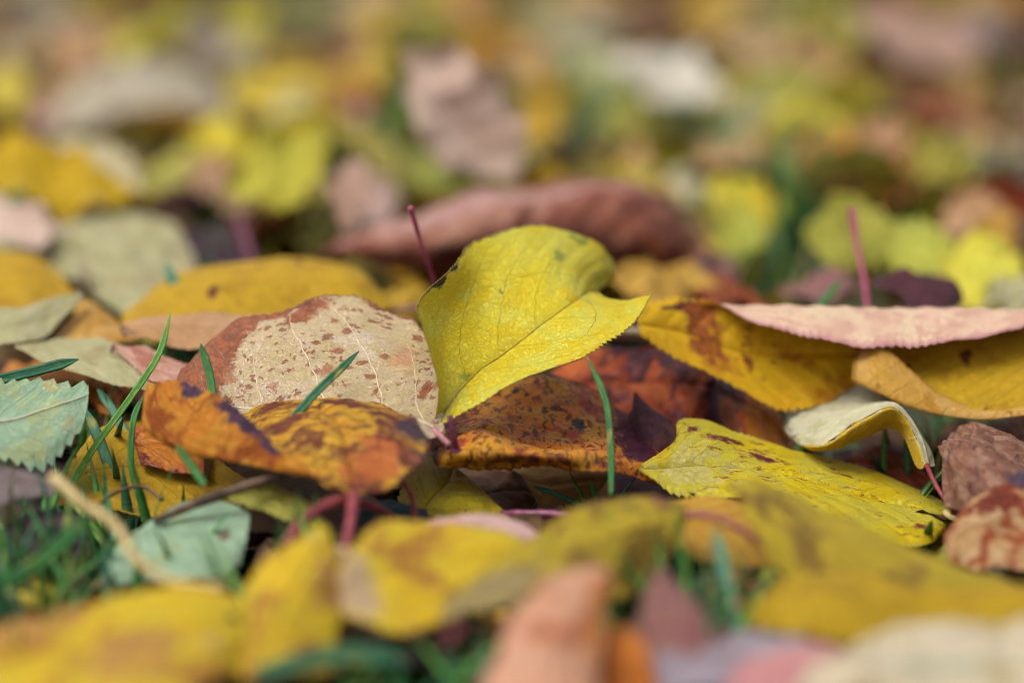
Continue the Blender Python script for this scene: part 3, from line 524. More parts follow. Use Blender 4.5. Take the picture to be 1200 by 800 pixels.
leaf('blurred peach leaf leaning at the bottom centre',
 '''540,870,49.4 625,870,48.6 690,860,49.8 | 572,770,52.6 635,775,51.2 700,775,52.4 | 612,705,55.4 655,712,54.2 712,708,54.8 | 640,680,56.8 668,682,56.2 712,676,56.6 | 676,666,57.8 688,664,57.6 704,662,57.8''', 'peach', 'peach', lm='peach leaf', nv=70, nu=50, wob=.14, frill=.12, blots=[(0, .8, .5, .3, .4, .7)])
leaf('blurred orange leaf leaning behind the right side of the peach leaf',
 '''680,850,52.6 720,850,52.4 770,850,52.6 | 700,770,54.6 730,775,54.4 766,780,54.6 | 712,735,56 728,732,56 745,738,56''', 'pal_orange', 'pal_orange', lm='orange leaf beside the peach leaf', nv=50, nu=30)
leaf('blurred olive-yellow leaf bent over a ridge in front of the dark hollow',
 '''470,728,59.8 475,735,59.4 480,745,59.2 | 560,672,62 570,690,60.6 580,712,59.6 | 632,622,64.4 655,648,62 672,682,60.2 | 700,586,66.4 716,630,63.6 722,700,61 | 762,578,67.4 768,622,65 766,684,62.6 | 808,598,67.4 806,606,66.8 800,618,66.2''', 'olive_yellow', 'olive_yellow', lm='bent olive-yellow leaf', nv=80, nu=50, blots=[(0, .5, .75, .8, .16, .9), (1, .3, .2, 1, .2, .8), (2, -.9, .85, .3, .1, .6)], stem=[(800,603,67), (840,606,66.4), (880,628,65.6), (938,668,64.8)], stem_r=(.1, .08, .08), stem_m='stem_red')
leaf('blurred bright yellow leaf with a tan left side, just left of the peach leaf',
 '''392,672,60.4 394,695,59.8 400,722,59.2 | 440,616,63.4 450,670,61 470,742,58.4 | 510,610,64.6 520,660,62.2 532,730,59.6 | 590,622,64.8 592,648,63.4 584,690,61.6 | 646,648,64.2 645,652,64 642,658,63.6''', 'fore_yellow', 'fore_yellow', lm='bright yellow foreground leaf', nv=80, nu=50, blots=[(0, .1, .08, 1, .14, .9), (2, .9, .3, .3, .1, .5)])
leaf('blurred pinkish white leaf edge behind the bright yellow foreground leaf',
 '''495,612,69.4 500,618,69 508,626,68.4 | 555,598,70.2 558,614,69 560,640,67.4 | 610,610,69.6 606,626,68.6 602,650,67.2 | 640,638,68.6 638,642,68.4 634,648,68''', 'pal_pink', 'pal_pink', lm='pinkish white leaf edge', nv=50, nu=30)
leaf('blurred ochre yellow leaf with a small dark hole filling the bottom left corner',
 '''-70,752,56.4 -70,795,54.2 -70,870,50.6 | 60,722,57.6 60,770,55 60,860,50.4 | 150,696,58.8 158,745,56 150,850,51 | 232,688,59.6 240,738,57 232,808,53.6 | 308,715,59.2 302,740,58.2 288,778,56.8''', 'fore_yellow', 'fore_yellow', lm='ochre leaf in the bottom left corner', nv=80, nu=50, blots=[(1, -.35, .88, .16, .035, 1), (2, .2, .5, .5, .22, .75), (2, -.9, .15, .5, .2, .9), (0, .3, .75, .4, .1, .5)])
leaf('blurred yellow leaf with a pointed top standing in the foreground left of the red stalk',
 '''235,790,56.8 300,800,56 390,790,57.4 | 272,715,59.4 325,720,58.2 398,745,59 | 300,668,61 350,680,59.8 402,700,60.4 | 345,632,62.4 372,645,61.6 398,660,61.6 | 376,612,63 380,613,63 386,620,63''', 'fore_yellow', 'fore_yellow', lm='pointed yellow foreground leaf', nv=60, nu=40, blots=[(2, .6, .6, .6, .3, .7), (0, -.6, .8, .5, .1, .5)])
leaf('blurred tan leaf between the pointed yellow leaf and the bright yellow foreground leaf',
 '''360,730,60.6 375,740,60.2 395,752,59.8 | 372,672,62.6 400,680,62 440,690,61.4 | 392,640,64.4 412,640,64.2 438,650,63.8''', 'pal_tan', 'pal_tan', lm='tan gap leaf', nv=40, nu=30)
leaf('yellow leaf with blurred red veins between the two olive-yellow foreground leaves',
 '''766,596,71 766,602,70.6 768,610,70 | 800,583,72 800,612,69.6 800,648,67.6 | 862,590,72 860,625,69.6 856,662,67.8 | 912,622,71 906,642,70 900,664,68.8 | 942,658,70 940,662,69.8 936,668,69.4''', 'red_vein_yellow', 'yellow_plain', lm='red-veined yellow leaf', nv=80, nu=50)
leaf('blurred mauve pink leaf at the bottom, right of the peach leaf',
 '''735,850,54 790,850,53.6 862,850,54 | 744,742,57 790,745,56.2 856,752,56.8 | 760,692,59 784,692,58.6 824,712,58.6 | 772,664,60 776,664,60 784,670,60''', 'pal_mauve', 'pal_mauve', lm='mauve pink foreground leaf', nv=50, nu=30)
leaf('blurred pale green leaf under the cream stalk in the lower left',
 '''122,650,69.6 128,668,68.6 138,684,67.6 | 186,606,72 194,636,69.8 200,680,67.2 | 246,582,73.2 252,622,70.8 258,676,67.8 | 294,602,72 290,628,70.6 282,662,69.2''', 'teal_leaf', 'teal_leaf', lm='pale green leaf under the cream stalk', nv=60, nu=40, blots=[(1, .1, .75, .25, .1, .6)], stem=[(125,668,68.6), (110,690,67), (100,700,66)], stem_r=(.05, .05), stem_m='stem_cream')
leaf('olive green leaf edge below the curled orange leaf',
 '''262,572,73.6 264,578,73.2 268,586,72.8 | 310,562,73.8 312,580,72.4 318,602,71.6 | 356,582,72.6 354,596,71.8 352,612,71.2 | 384,616,71.4 382,620,71.2 378,626,71''', 'pal_olive', 'pal_olive', lm='olive leaf edge below the orange leaf', nv=50, nu=30)
leaf('dull yellow leaf in shade behind the grass blades at left',
 '''50,580,76.4 52,584,76.2 56,590,76 | 112,510,79 116,550,77.4 120,600,75.8 | 170,492,80 182,548,77.6 190,612,75.6 | 240,528,79 246,564,77.4 250,612,75.8 | 312,575,77.4 310,585,77 305,598,76.4''', 'ochre_right', 'tan_flap', lm='dull yellow leaf behind the grass', nv=80, nu=50)
leaf('rusty orange leaf tip between the grass and the curled orange leaf',
 '''150,500,78.6 158,520,78 165,545,77.2 | 185,488,79 192,520,78 196,552,77 | 240,500,79 240,530,78 240,556,77''', 'rust_red', 'rust_under', lm='rusty leaf tip', nv=60, nu=40, blots=[(1, 0, .5, 1.5, .5, .9)])
leaf('dark brown leaf in the shadow below the curled orange leaf',
 '''215,560,78 225,580,77 235,612,75.4 | 290,545,79 300,580,77.2 310,625,75 | 380,555,79 390,590,77 400,628,75 | 450,590,78 452,605,77 452,622,76''', 'pal_brown', 'pal_brown', lm='dark brown shaded leaf', nv=60, nu=40)
leafmat('slate', '34505a', '3c5c5c', mottle=.2)
leaf('dark slate green leaf sliver behind the thick red stalk',
 '''405,600,74.4 410,608,74 415,618,73.6 | 450,586,75 455,600,74.2 460,620,73.4 | 500,596,74.6 502,606,74.2 500,618,73.8''', 'slate', 'slate', lm='slate green sliver', nv=40, nu=30)
leaf('blurred dark brown leaf at the left edge under the blue-green toothed leaf',
 '''-50,545,71.4 -50,570,70 -50,600,69 | 20,548,71.6 20,566,70.6 20,586,69.8 | 66,566,71 66,572,70.8 64,580,70.4''', 'pal_grey-mauve', 'pal_brown', lm='dark brown leaf at the left edge', nv=40, nu=30)
leaf('small blurred plum leaf among the grass in the lower left corner',
 '''0,620,70 5,635,69.4 12,655,68.6 | 45,596,71 50,622,69.8 55,654,68.4 | 96,606,70.6 96,626,69.6 94,650,68.8''', 'pal_dark plum', 'pal_dark plum', lm='plum leaf among the grass', nv=40, nu=30)
leaf('blurred grey-lilac leaf along the bottom, left of the pink leaf',
 '''738,790,55 745,800,54.6 755,815,54 | 800,742,57 810,770,55.6 820,810,53.6 | 880,740,57 885,765,55.6 890,800,54 | 980,765,56 980,775,55.4 975,790,54.8''', 'pal_lilac', 'pal_lilac', lm='grey-lilac leaf', nv=40, nu=30)
leafmat('rose', 'cf8c8c', 'd29a96', mottle=.1)
leaf('blurred rose pink leaf at the bottom beside the cream corner leaf',
 '''830,830,52.6 838,842,52 850,855,51.6 | 880,775,54.6 895,800,53 905,840,51.6 | 960,755,55.2 968,785,53.6 972,830,52 | 1020,780,54.4 1018,790,54 1010,805,53.4''', 'rose', 'rose', lm='rose pink leaf', nv=40, nu=30)
# ------------------------------------------------------------------ loose stalks
def stick(label, pts, rad, mat):
    o = tube('leaf_stalk', pts, rad, mat)
    tagit(o, label, 'leaf stalk', 'loose leaf stalks')
stick('purple stalk poking up behind the left side of the bright yellow leaf in focus', [(481,243,81), (492,280,81.6), (507,325,82.4), (520,370,83.4)], (.085, .062, .06, .06), 'stem_bright')
stick('blurred pink stalk standing up behind the pink rim at right', [(998,244,87), (1004,285,86.8), (1013,330,86.4), (1018,375,86)], (.12, .09, .09, .09), 'stem_bright')
stick('blurred magenta stalk among dark leaves behind the wide ochre rolled leaf', [(280,256,99), (288,280,98.6), (300,318,98)], (.16, .13, .13), 'stem_purple')
stick('pinkish stalk lying between the beige leaf and the bright yellow leaf', [(430,372,87), (460,364,87), (500,360,87.6)], (.09, .09, .09), 'stem_pink')
stick('purple stalk crossing the dark hollow at the centre', [(588,603,75.4), (625,602,75), (665,604,74.6), (700,612,74)], (.13, .12, .12, .12), 'stem_purple')
stick('red arching stalk behind the thick red stalk of the curled orange leaf', [(335,640,66), (362,605,67.4), (400,586,69.2), (440,594,71), (478,620,72)], (.15, .14, .13, .12, .11), 'stem_red')
stick('thin dark red stalk curving down right of the curled orange leaf', [(470,562,72.8), (482,580,72.4), (488,612,71.6)], (.07, .07, .07), 'stem_red')
stick('dark red stub standing between the curled orange leaf and the dark amber leaf', [(527,486,74.6), (530,503,74.6), (535,528,75)], (.09, .08, .1), 'stem_purple')
stick('thick cream stalk curving through the lower left foreground', [(62,558,66), (95,588,65), (135,615,64), (160,655,62.6), (200,680,61), (260,690,60)], (.14, .12, .12, .12, .11, .10), 'stem_cream')
stick('greyish brown twig below the curled orange leaf at left', [(180,610,71), (250,582,71.4), (330,556,72)], (.10, .14, .12), 'twig_bark')
stick('thin dark curved stalk behind the cream stalk', [(92,612,73), (130,580,74), (165,570,74.6), (190,585,74)], (.05, .05, .05, .05), 'twig_bark')
stick('orange curved stalk in the gap in front of the red-veined yellow leaf', [(835,640,65), (858,668,64), (868,705,62.6), (862,745,61)], (.11, .12, .12, .11), 'stem_orange')
stick('short stalk end beside the red stalk tip at right', [(1108,600,76.6), (1116,606,76.2), (1130,612,76)], (.10, .08, .07), 'stem_cream')
# ------------------------------------------------------------------ single grass blades
GM = ['grass_mid', 'grass_teal', 'grass_light', 'grass_dry']
def strip(Cp, w, mat, name='grass_blade', fold=.25, side=None, n=26):
    Cp = np.array(Cp, float); t = np.linspace(0, 1, n); G = wts(len(Cp), t) @ Cp
    T = nrm(np.gradient(G, axis=0))
    view = nrm(CAMP-G) if side is None else np.array(side)[None, :].repeat(n, 0)
    s = nrm(np.cross(T, view)); nn = np.cross(s, T)
    ww = w*.42*np.clip(np.minimum(1, (1-t)*5.5), .05, 1)**.7*np.minimum(1, .8+t)
    L = np.concatenate([[0], np.cumsum(np.linalg.norm(np.diff(G, axis=0), axis=1))])
    prof = [(-1, 0), (-.5, -fold*.75), (0, -fold), (.5, -fold*.75), (1, 0), (.5, -fold*.75-.12), (0, -fold-.16), (-.5, -fold*.75-.12)]
    V = []; R = []
    for i in range(n):
        for (a, b) in prof:
            V.append((G[i]+s[i]*ww[i]*a+nn[i]*ww[i]*b)); R.append((a*w, L[i], G[0][0]))
    k = len(prof); F = [(i*k+j, (i+1)*k+j, (i+1)*k+(j+1) % k, i*k+(j+1) % k) for i in range(n-1) for j in range(k)]
    F += [tuple(range(k)), tuple((n-1)*k+j for j in range(k))[::-1]]
    return G[0], V, R, F
def grass_blade(label, pts, w, mat, parent=None):
    o0, V, R, F = strip([P(*settle(p)) for p in pts], w, mat)
    me = bpy.data.meshes.new('grass_blade'); me.from_pydata([tuple((v-o0)*S) for v in V], [], F)
    me.polygons.foreach_set('use_smooth', np.ones(len(F), bool))
    at = me.attributes.new('rest', 'FLOAT_VECTOR', 'POINT'); at.data.foreach_set('vector', np.array(R, np.float32).ravel())
    me.materials.append(MATS[mat]); o = bpy.data.objects.new('grass_blade', me); COL.objects.link(o); o.location = tuple(o0*S)
    tagit(o, label, 'grass blade', 'single grass blades among the leaves'); return o
grass_blade('long thin bright green grass blade bending up right across the dull yellow leaf at left', [(80,575,75.6), (108,528,76.4), (150,470,77.4), (186,415,78.4), (200,366,79)], .22, 'grass_light')
grass_blade('short upright green grass blade in front of the left end of the rust-spotted beige leaf', [(250,470,76.4), (246,440,76.6), (235,402,76.8)], .26, 'grass_mid')
grass_blade('short broad green blade lying diagonally on the rust-spotted beige leaf', [(330,505,75.2), (350,482,75.4), (372,458,75.8), (396,435,76.2), (421,411,76.8)], .26, 'grass_teal')
grass_blade('tall thin green blade curving up in front of the dark amber leaf', [(716,580,75), (716,535,75.2), (710,470,75.6), (688,418,76)], .2, 'grass_mid')
grass_blade('thick dark green blade with a cut brown tip lying over the blue-green toothed leaf', [(-20,449,77), (35,436,77.2), (92,421,77.4)], .36, 'grass_teal')
grass_blade('blurred upright teal blade behind the salmon pink leaf', [(228,425,85), (215,370,86), (196,308,87)], .5, 'grass_teal')
grass_blade('teal blade leaning left behind the long thin bright blade', [(140,585,77), (122,530,77.8), (100,478,78.4)], .36, 'grass_teal')
grass_blade('thin dark blade hanging left of the curled orange leaf', [(166,596,76), (154,545,76.2), (156,495,76.4), (168,462,76.8)], .2, 'grass_mid')
grass_blade('short teal blade behind the salmon pink leaf base', [(152,518,79), (135,485,79.6), (114,455,80)], .3, 'grass_teal')
grass_blade('small green blade tip rising just behind the pink rim', [(950,372,86), (968,350,86.2), (986,328,86.4)], .26, 'grass_mid')
grass_blade('small dark blade crossing the tan leaf under the dark amber leaf', [(690,598,77.4), (655,580,77.8), (625,570,78)], .16, 'grass_teal')
grass_blade('small dark green blade under the left flap of the curled orange leaf', [(240,568,71.6), (226,548,71.8), (206,520,72)], .24, 'grass_mid')
grass_blade('blurred teal blade crossing in front of the red-veined yellow leaf', [(862,735,60.4), (852,680,61.4), (838,618,62.6)], .36, 'grass_teal')
grass_blade('short green shoot beside the tall thin blade at the centre', [(700,602,78), (698,585,78), (692,562,78)], .2, 'grass_mid')
grass_blade('tiny green blade tip in front of the cream rolled leaf end', [(775,410,84), (774,402,84), (772,393,84)], .16, 'grass_mid')
grass_blade('dark blade standing behind the twisted cream leaf', [(918,520,84), (922,490,84), (926,455,84)], .3, 'grass_teal')
grass_blade('blurred blade sweeping through the lower left corner under the cream stalk', [(-30,700,63), (50,655,64.4), (120,590,66)], .4, 'grass_mid')
grass_blade('blurred teal blade at the bottom between the corner leaf and the bright yellow foreground leaf', [(300,790,56), (390,768,56.6), (480,772,57)], .5, 'grass_teal')
# ------------------------------------------------------------------ blurred leaves whose patch of colour shows in the photo
R = random.Random(77)
NAMEDLM = {}
def blob(x, y, w, h, rot, pal, desc=None, zb=None, up=0.0, lm=None, nv=44, nu=24, mat=None):
    """one leaf seen w x h pixels large about (x, y), long axis turned by rot degrees; lies on the litter, its far end rising"""
    a = math.radians(rot); ca, sa = math.cos(a), math.sin(a)
    zb = (3.4 if y < 360 else 2.6 if y < 470 else 1.3 if y < 700 else 1.4)+R.uniform(-.4, .4) if zb is None else zb
    long_, short = (w/2, h/2)
    ext = math.sqrt((long_*sa)**2+(short*ca)**2)
    yb, yt = y+ext, y-ext
    d0 = GD(x, yb, zb); flat = GD(x, yt, zb)-d0
    app = 2*ext*d0/FPX; span = math.sqrt(max(5.5**2-app**2, 1.0)); k = min(span, flat*.92)*(1-up)/(2*ext)
    r1, r2, r3 = R.uniform(-.5, .5), R.uniform(-.6, .9), R.uniform(-.3, .3); ex = R.uniform(.7, 1.0); sk = R.uniform(-.35, .35); w *= 1.22; h *= 1.12
    rows = []
    for i in range(7):
        s = -1+2*i/6; wp = max(.02, (1-s*s))**ex*(1+sk*s)
        row = []
        for j in range(5):
            u = (-1+j/2)*wp
            X = x+ca*long_*s-sa*short*u; Yp = y+sa*long_*s+ca*short*u+short*.25*r3*s*s
            d = d0+k*(yb-Yp)+r2*(u*u)*1.4+r1*s*abs(s)*.8+R.uniform(-.12, .12)
            row.append((X, Yp, d))
        rows.append(row)
    o, _ = blade('fallen_leaf', rows, mat or 'pal_'+pal, mat or 'pal_'+pal, nv=nv, nu=nu, teeth=(.05, 2.5), rag=.16, wob=.26, frill=.24, quilt=.04)
    LEAVES.append([o, desc or pal, lm]); return o
B = '''60 20 110 40 10 grey-mauve|178 28 120 42 -8 olive|20 62 80 34 0 grey-cream|85 58 90 40 20 tan|240 45 60 50 60 grey-mauve|305 18 90 34 0 olive|352 32 90 46 -25 tan|285 68 70 34 10 grey-cream|350 72 80 26 5 mauve|405 100 130 42 -12 ochre|352 142 90 52 15 pale olive|432 22 70 44 -30 yellow|410 44 60 40 40 peach|434 90 80 46 -20 yellow|418 122 60 34 0 rust|505 22 80 36 0 olive|565 55 100 38 10 ochre|598 34 70 30 -10 olive|655 20 110 40 5 pale olive|618 72 70 40 30 tan|682 58 80 40 0 brown|752 38 90 34 -10 brown|850 25 110 46 10 ochre|902 58 120 34 0 tan|925 108 120 56 -5 yellow-green|1000 36 90 42 30 olive|1142 32 90 44 10 lilac|1195 52 60 60 70 maroon|1025 90 130 42 15 ochre|1110 130 120 30 12 rust|890 176 110 40 -10 tan|742 140 60 90 70 yellow-green|842 190 60 44 0 tan|806 215 44 60 80 cream|862 228 60 50 40 yellow|975 180 60 80 75 orange|985 215 60 44 0 rust|1036 166 64 56 40 peach|1052 212 54 56 0 orange|1102 190 60 74 70 olive|1160 168 110 46 5 tan|1142 252 64 80 80 tan|1192 222 50 40 0 grey-mauve|1195 256 50 60 60 rust|628 148 50 70 75 ochre|488 205 60 40 -20 yellow-green|252 160 70 56 0 yellow|205 205 90 46 -10 yellow-green|262 215 110 50 20 tan|350 225 90 50 10 olive|130 215 40 60 80 tan|60 130 80 44 20 tan|120 40 70 40 20 tan|290 105 70 40 -20 olive|545 95 60 40 10 ochre|600 180 40 60 90 pale olive|700 90 60 40 10 pale olive|1060 120 60 40 -30 brown|1130 60 60 40 0 mauve|860 135 80 44 10 bright yellow|1000 275 120 90 5 olive|1082 300 90 70 20 yellow-green|1150 320 110 90 10 bright yellow|1180 345 50 60 70 pale olive|1165 280 60 60 60 ochre|870 275 60 60 0 yellow-green|840 320 50 60 60 mauve|960 340 100 40 0 mauve|780 330 130 60 5 ochre|850 345 110 44 15 rust|250 290 100 50 10 dark plum|440 235 60 70 80 pink|360 270 80 44 -5 olive|190 262 80 40 0 brown|20 330 40 30 0 brown|100 330 70 40 0 tan|480 385 70 40 0 olive|478 352 60 40 0 ochre|210 385 120 46 0 olive|160 345 70 40 20 tan|40 420 110 40 0 tan|60 445 120 40 5 orange|130 460 60 50 70 orange|200 470 90 50 0 maroon|1060 520 110 50 0 brown|1150 545 90 50 0 brown|600 640 100 50 0 brown|720 660 80 50 0 maroon|870 690 90 50 0 rust|830 740 80 60 0 maroon|450 760 90 50 20 grey-mauve|640 620 90 50 0 brown|1180 640 90 50 0 cream|900 640 70 40 0 maroon|330 660 70 70 60 tan|455 655 90 50 10 tan|430 735 90 50 -20 cream|500 765 110 50 10 grey-mauve|60 728 130 50 -10 orange|240 775 120 60 0 peach|350 745 70 60 60 olive|590 735 70 60 30 ochre|690 640 60 50 60 olive|1000 720 90 40 0 ochre|700 735 60 60 70 rust|900 700 70 40 20 olive|40 700 80 40 20 yellow'''
for rowt in B.split('|'):
    p = rowt.split(' ', 5); x, y, w, h, rot = map(float, p[:5])
    blob(x, y, w, h, rot, p[5])
BL = [(541, 134, 205, 118, 50, 'pink', 'large pale pink leaf leaning back', 'large pale pink leaf'),
      (782, 90, 150, 58, 18, 'white', 'chalk white leaf near the top', 'chalk white leaf'),
      (1070, 42, 170, 60, 16, 'dusty', 'wide dusty pink leaf near the top right', 'dusty pink leaf'),
      (60, 205, 200, 74, 12, 'yellow', 'wide deep yellow leaf at the left edge', 'deep yellow leaf at the left edge'),
      (115, 192, 120, 34, 28, 'cream', 'narrow cream leaf lying across the deep yellow leaf', 'narrow cream leaf'),
      (20, 260, 110, 52, 12, 'pink', 'pink and white leaf at the left edge', 'pink leaf at the left edge'),
      (325, 198, 140, 80, -25, 'bright yellow', 'bright lemon yellow leaf left of the pale pink leaf', 'bright lemon leaf'),
      (412, 228, 56, 96, 0, 'dusty', 'upright dusty pink leaf tip behind the mauve roll', 'upright pink leaf tip'),
      (1075, 338, 110, 60, 10, 'maroon', 'dark maroon folded leaf just behind the pink rim', 'dark maroon folded leaf')]
SP = {'dusty': ('b8988a', 'b48e78'), 'pink': ('e0c8b8', 'd8b8a6'), 'grey-cream': ('c8bca6', 'b8aa90'), 'white': ('e2dccc', 'dcd2c0'), 'cream': ('d6c8a4', 'ccbc8c'), 'yellow': ('d4b010', 'c09c10'), 'bright yellow': ('ccc44a', 'bcb034'), 'maroon': ('5a2a34', '48202a')}
for k, (a, b) in SP.items(): leafmat('far_'+k, a, b, mottle=.15, trans=.2, vein=b, vs=.3)
for x, y, w, h, rot, pal, desc, lm in BL:
    o = blob(x, y, w, h, rot, pal, desc, lm=lm, zb=4.9, up=.15, mat='far_'+pal); o['label'] = 'blurred '+desc
# ------------------------------------------------------------------ the rest of the litter: copies of some leaf shapes
def proto(L, W, arch, curl, fold, tw, pal, nv, nu):
    Cw = np.zeros((7, 5, 3))
    for i in range(7):
        s = i/6; wp = max(.015, math.sin(math.pi*s**.85))**.7*W/2
        for j in range(5):
            u = -1+j/2; a = tw*(s-.5)
            xx = wp*math.sin(curl*u)/max(curl, .2) if curl > .2 else wp*u
            zz = (wp*(1-math.cos(curl*u))/max(curl, .2)) if curl > .2 else 0
            zz += fold*abs(u)*wp
            Cw[i, j] = (xx*math.cos(a)-zz*math.sin(a), (s-.5)*L*(1-.12*abs(arch)), xx*math.sin(a)+zz*math.cos(a)-arch*L*.25*((2*s-1)**2-.3))
    return blade('fallen_leaf', None, 'pal_'+pal, 'pal_'+pal, nv=nv, nu=nu, world=Cw, origin=np.zeros(3), teeth=(.05, 2.5), rag=.1, wob=.14, frill=.12, quilt=.04)[0]
WGT = [('yellow', 13), ('bright yellow', 6), ('ochre', 10), ('olive', 10), ('yellow-green', 9), ('green', 3), ('teal-green', 2), ('pale olive', 8), ('cream', 4), ('grey-cream', 3), ('tan', 8), ('peach', 4), ('pink', 3), ('mauve', 3), ('grey-mauve', 1), ('maroon', 2), ('rust', 3), ('brown', 4), ('orange', 3), ('olive', 4)]
WL = [k for k, n in WGT for _ in range(n)]
protos = []
for i in range(14):
    protos.append(proto(R.uniform(5.2, 8), R.uniform(3.2, 4.8), R.uniform(-.5, .8), (.1, .6, 1.3, 1.9)[i % 4] if i < 12 else .4, R.uniform(-.1, .5), R.uniform(-.6, .6), 'tan', 46, 26))
fill = []
extra = []
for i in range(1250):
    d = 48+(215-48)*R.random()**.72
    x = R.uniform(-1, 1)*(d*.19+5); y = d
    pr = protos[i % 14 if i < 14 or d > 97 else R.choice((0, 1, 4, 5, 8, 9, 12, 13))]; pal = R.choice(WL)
    if i >= 14 and d < 97: pal = R.choice(('brown', 'brown', 'dark plum', 'maroon', 'brown', 'rust', 'olive'))  # low near leaves coloured dark to deepen the shade in the gaps
    if i < 14: d = y = R.uniform(110, 200); x = R.uniform(-25, 25)
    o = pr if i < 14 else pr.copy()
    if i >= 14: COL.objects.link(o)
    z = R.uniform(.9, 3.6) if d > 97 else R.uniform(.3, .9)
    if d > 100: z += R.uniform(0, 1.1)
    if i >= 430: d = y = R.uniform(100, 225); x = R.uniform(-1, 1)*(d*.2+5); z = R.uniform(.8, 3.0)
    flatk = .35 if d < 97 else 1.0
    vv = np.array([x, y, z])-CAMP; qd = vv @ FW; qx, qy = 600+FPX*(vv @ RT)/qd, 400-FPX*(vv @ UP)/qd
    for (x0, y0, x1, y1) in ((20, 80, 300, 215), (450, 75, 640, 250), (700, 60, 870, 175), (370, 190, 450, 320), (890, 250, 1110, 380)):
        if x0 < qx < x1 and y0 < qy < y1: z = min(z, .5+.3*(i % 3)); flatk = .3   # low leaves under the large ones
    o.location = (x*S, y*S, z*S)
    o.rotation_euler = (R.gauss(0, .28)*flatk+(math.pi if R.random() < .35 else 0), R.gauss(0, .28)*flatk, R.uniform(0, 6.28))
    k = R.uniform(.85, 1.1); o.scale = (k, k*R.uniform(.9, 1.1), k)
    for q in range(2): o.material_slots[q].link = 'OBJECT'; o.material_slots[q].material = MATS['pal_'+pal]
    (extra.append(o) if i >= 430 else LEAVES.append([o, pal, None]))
# ------------------------------------------------------------------ ground
def sheet(name, verts, faces, mat, kind):
    me = bpy.data.meshes.new(name); me.from_pydata(verts, [], faces); me.materials.append(mat)
    o = bpy.data.objects.new(name, me); COL.objects.link(o); o['kind'] = kind; return o
gm = bpy.data.materials.new('soil'); gm.use_nodes = True; N = NT(gm)
tc = N.n('ShaderNodeTexCoord').outputs['Object']
a1 = N.noise(tc, 40, 6, .65); a2 = N.noise(tc, 300, 4, .6); a3 = N.noise(tc, 6, 4)
c = N.mix(N.sm(a1, .4, .6), lin('2a2018'), lin('3c2e20')); c = N.mix(N.sm(a3, .45, .6), c, lin('2c3a1c'))
bs = N.n('ShaderNodeBsdfPrincipled'); N.put(bs.inputs['Base Color'], c); bs.inputs['Roughness'].default_value = .95
bp = N.n('ShaderNodeBump'); bp.inputs['Distance'].default_value = .003; N.put(bp.inputs['Height'], N.m('ADD', a1, N.m('MULTIPLY', a2, .4))); N.put(bs.inputs['Normal'], bp.outputs[0])
N.put(N.n('ShaderNodeOutputMaterial').inputs[0], bs.outputs[0])
xs = np.concatenate([[-150, -40, -8, -2.5], np.linspace(-1.2, 1.2, 97), [2.5, 8, 40, 150]])
ys = np.concatenate([[-150, -40, -8, -2], np.linspace(-.4, 3.2, 145), [6, 12, 40, 150]])
gv = []; gf = []
for i, yy in enumerate(ys):
    for j, xx in enumerate(xs):
        near = abs(xx) < 1.3 and -.5 < yy < 3.3
        gv.append((xx, yy, (.0035*math.sin(xx*31+yy*17)+.003*math.sin(xx*73-yy*57)) if near else 0))
nx = len(xs)
for i in range(len(ys)-1):
    for j in range(nx-1): gf.append((i*nx+j, i*nx+j+1, (i+1)*nx+j+1, (i+1)*nx+j))
g = sheet('ground', gv, gf, gm, 'structure'); g.data.polygons.foreach_set('use_smooth', np.ones(len(gf), bool))
# ------------------------------------------------------------------ grass nobody could count
def multi_mesh(name, blocks, mats, kind, label=None, cat=None):
    V = np.concatenate([b[0] for b in blocks]); Fs = []; MI = []; Rr = np.concatenate([b[3] for b in blocks]); off = 0
    for b in blocks:
        Fs.append(b[1]+off); MI.append(b[2]); off += len(b[0])
    F = np.concatenate(Fs); MI = np.concatenate(MI).astype(np.int32)
    me = bpy.data.meshes.new(name); me.vertices.add(len(V)); me.vertices.foreach_set('co', (V*S).astype(np.float32).ravel())
    me.loops.add(F.size); me.loops.foreach_set('vertex_index', F.astype(np.int32).ravel())
    me.polygons.add(len(F)); me.polygons.foreach_set('loop_start', np.arange(0, F.size, 4, dtype=np.int32))
    me.polygons.foreach_set('material_index', MI); me.polygons.foreach_set('use_smooth', np.ones(len(F), bool)); me.update(calc_edges=True)
    at = me.attributes.new('rest', 'FLOAT_VECTOR', 'POINT'); at.data.foreach_set('vector', Rr.astype(np.float32).ravel())
    for m in mats: me.materials.append(MATS[m])
    o = bpy.data.objects.new(name, me); COL.objects.link(o); tagit(o, label, cat, None, kind); return o
def gblade(x, y, z0, h, w, lean, az, bend):
    n = 7; t = np.linspace(0, 1, n)
    r = h*(math.sin(lean)*t+bend*t*t); zz = h*(math.cos(lean)*t-.35*abs(bend)*t*t)
    ctr = np.stack([x+r*math.cos(az), y+r*math.sin(az), z0+zz], 1)
    sd = np.array([-math.sin(az), math.cos(az), 0]); up = np.array([math.cos(az), math.sin(az), .3])
    ww = w*.5*np.clip((1-t)*2.6, .06, 1)
    cols = [(-1, 0), (0, -.35), (1, 0), (0, -.05)]
    V = np.concatenate([[ctr[i]+sd*ww[i]*a+up*ww[i]*b for (a, b) in cols] for i in range(n)])
    F = np.array([(i*4+j, i*4+(j+1) % 4, (i+1)*4+(j+1) % 4, (i+1)*4+j) for i in range(n-1) for j in range(4)])
    rest = np.stack([V[:, 0]*0+R.random()*9, np.repeat(t*h, 4), V[:, 1]*0+R.random()*40], 1)
    return V, F, np.full(len(F), R.choice((0, 0, 1, 1, 2, 2, 3))), rest
gb = []
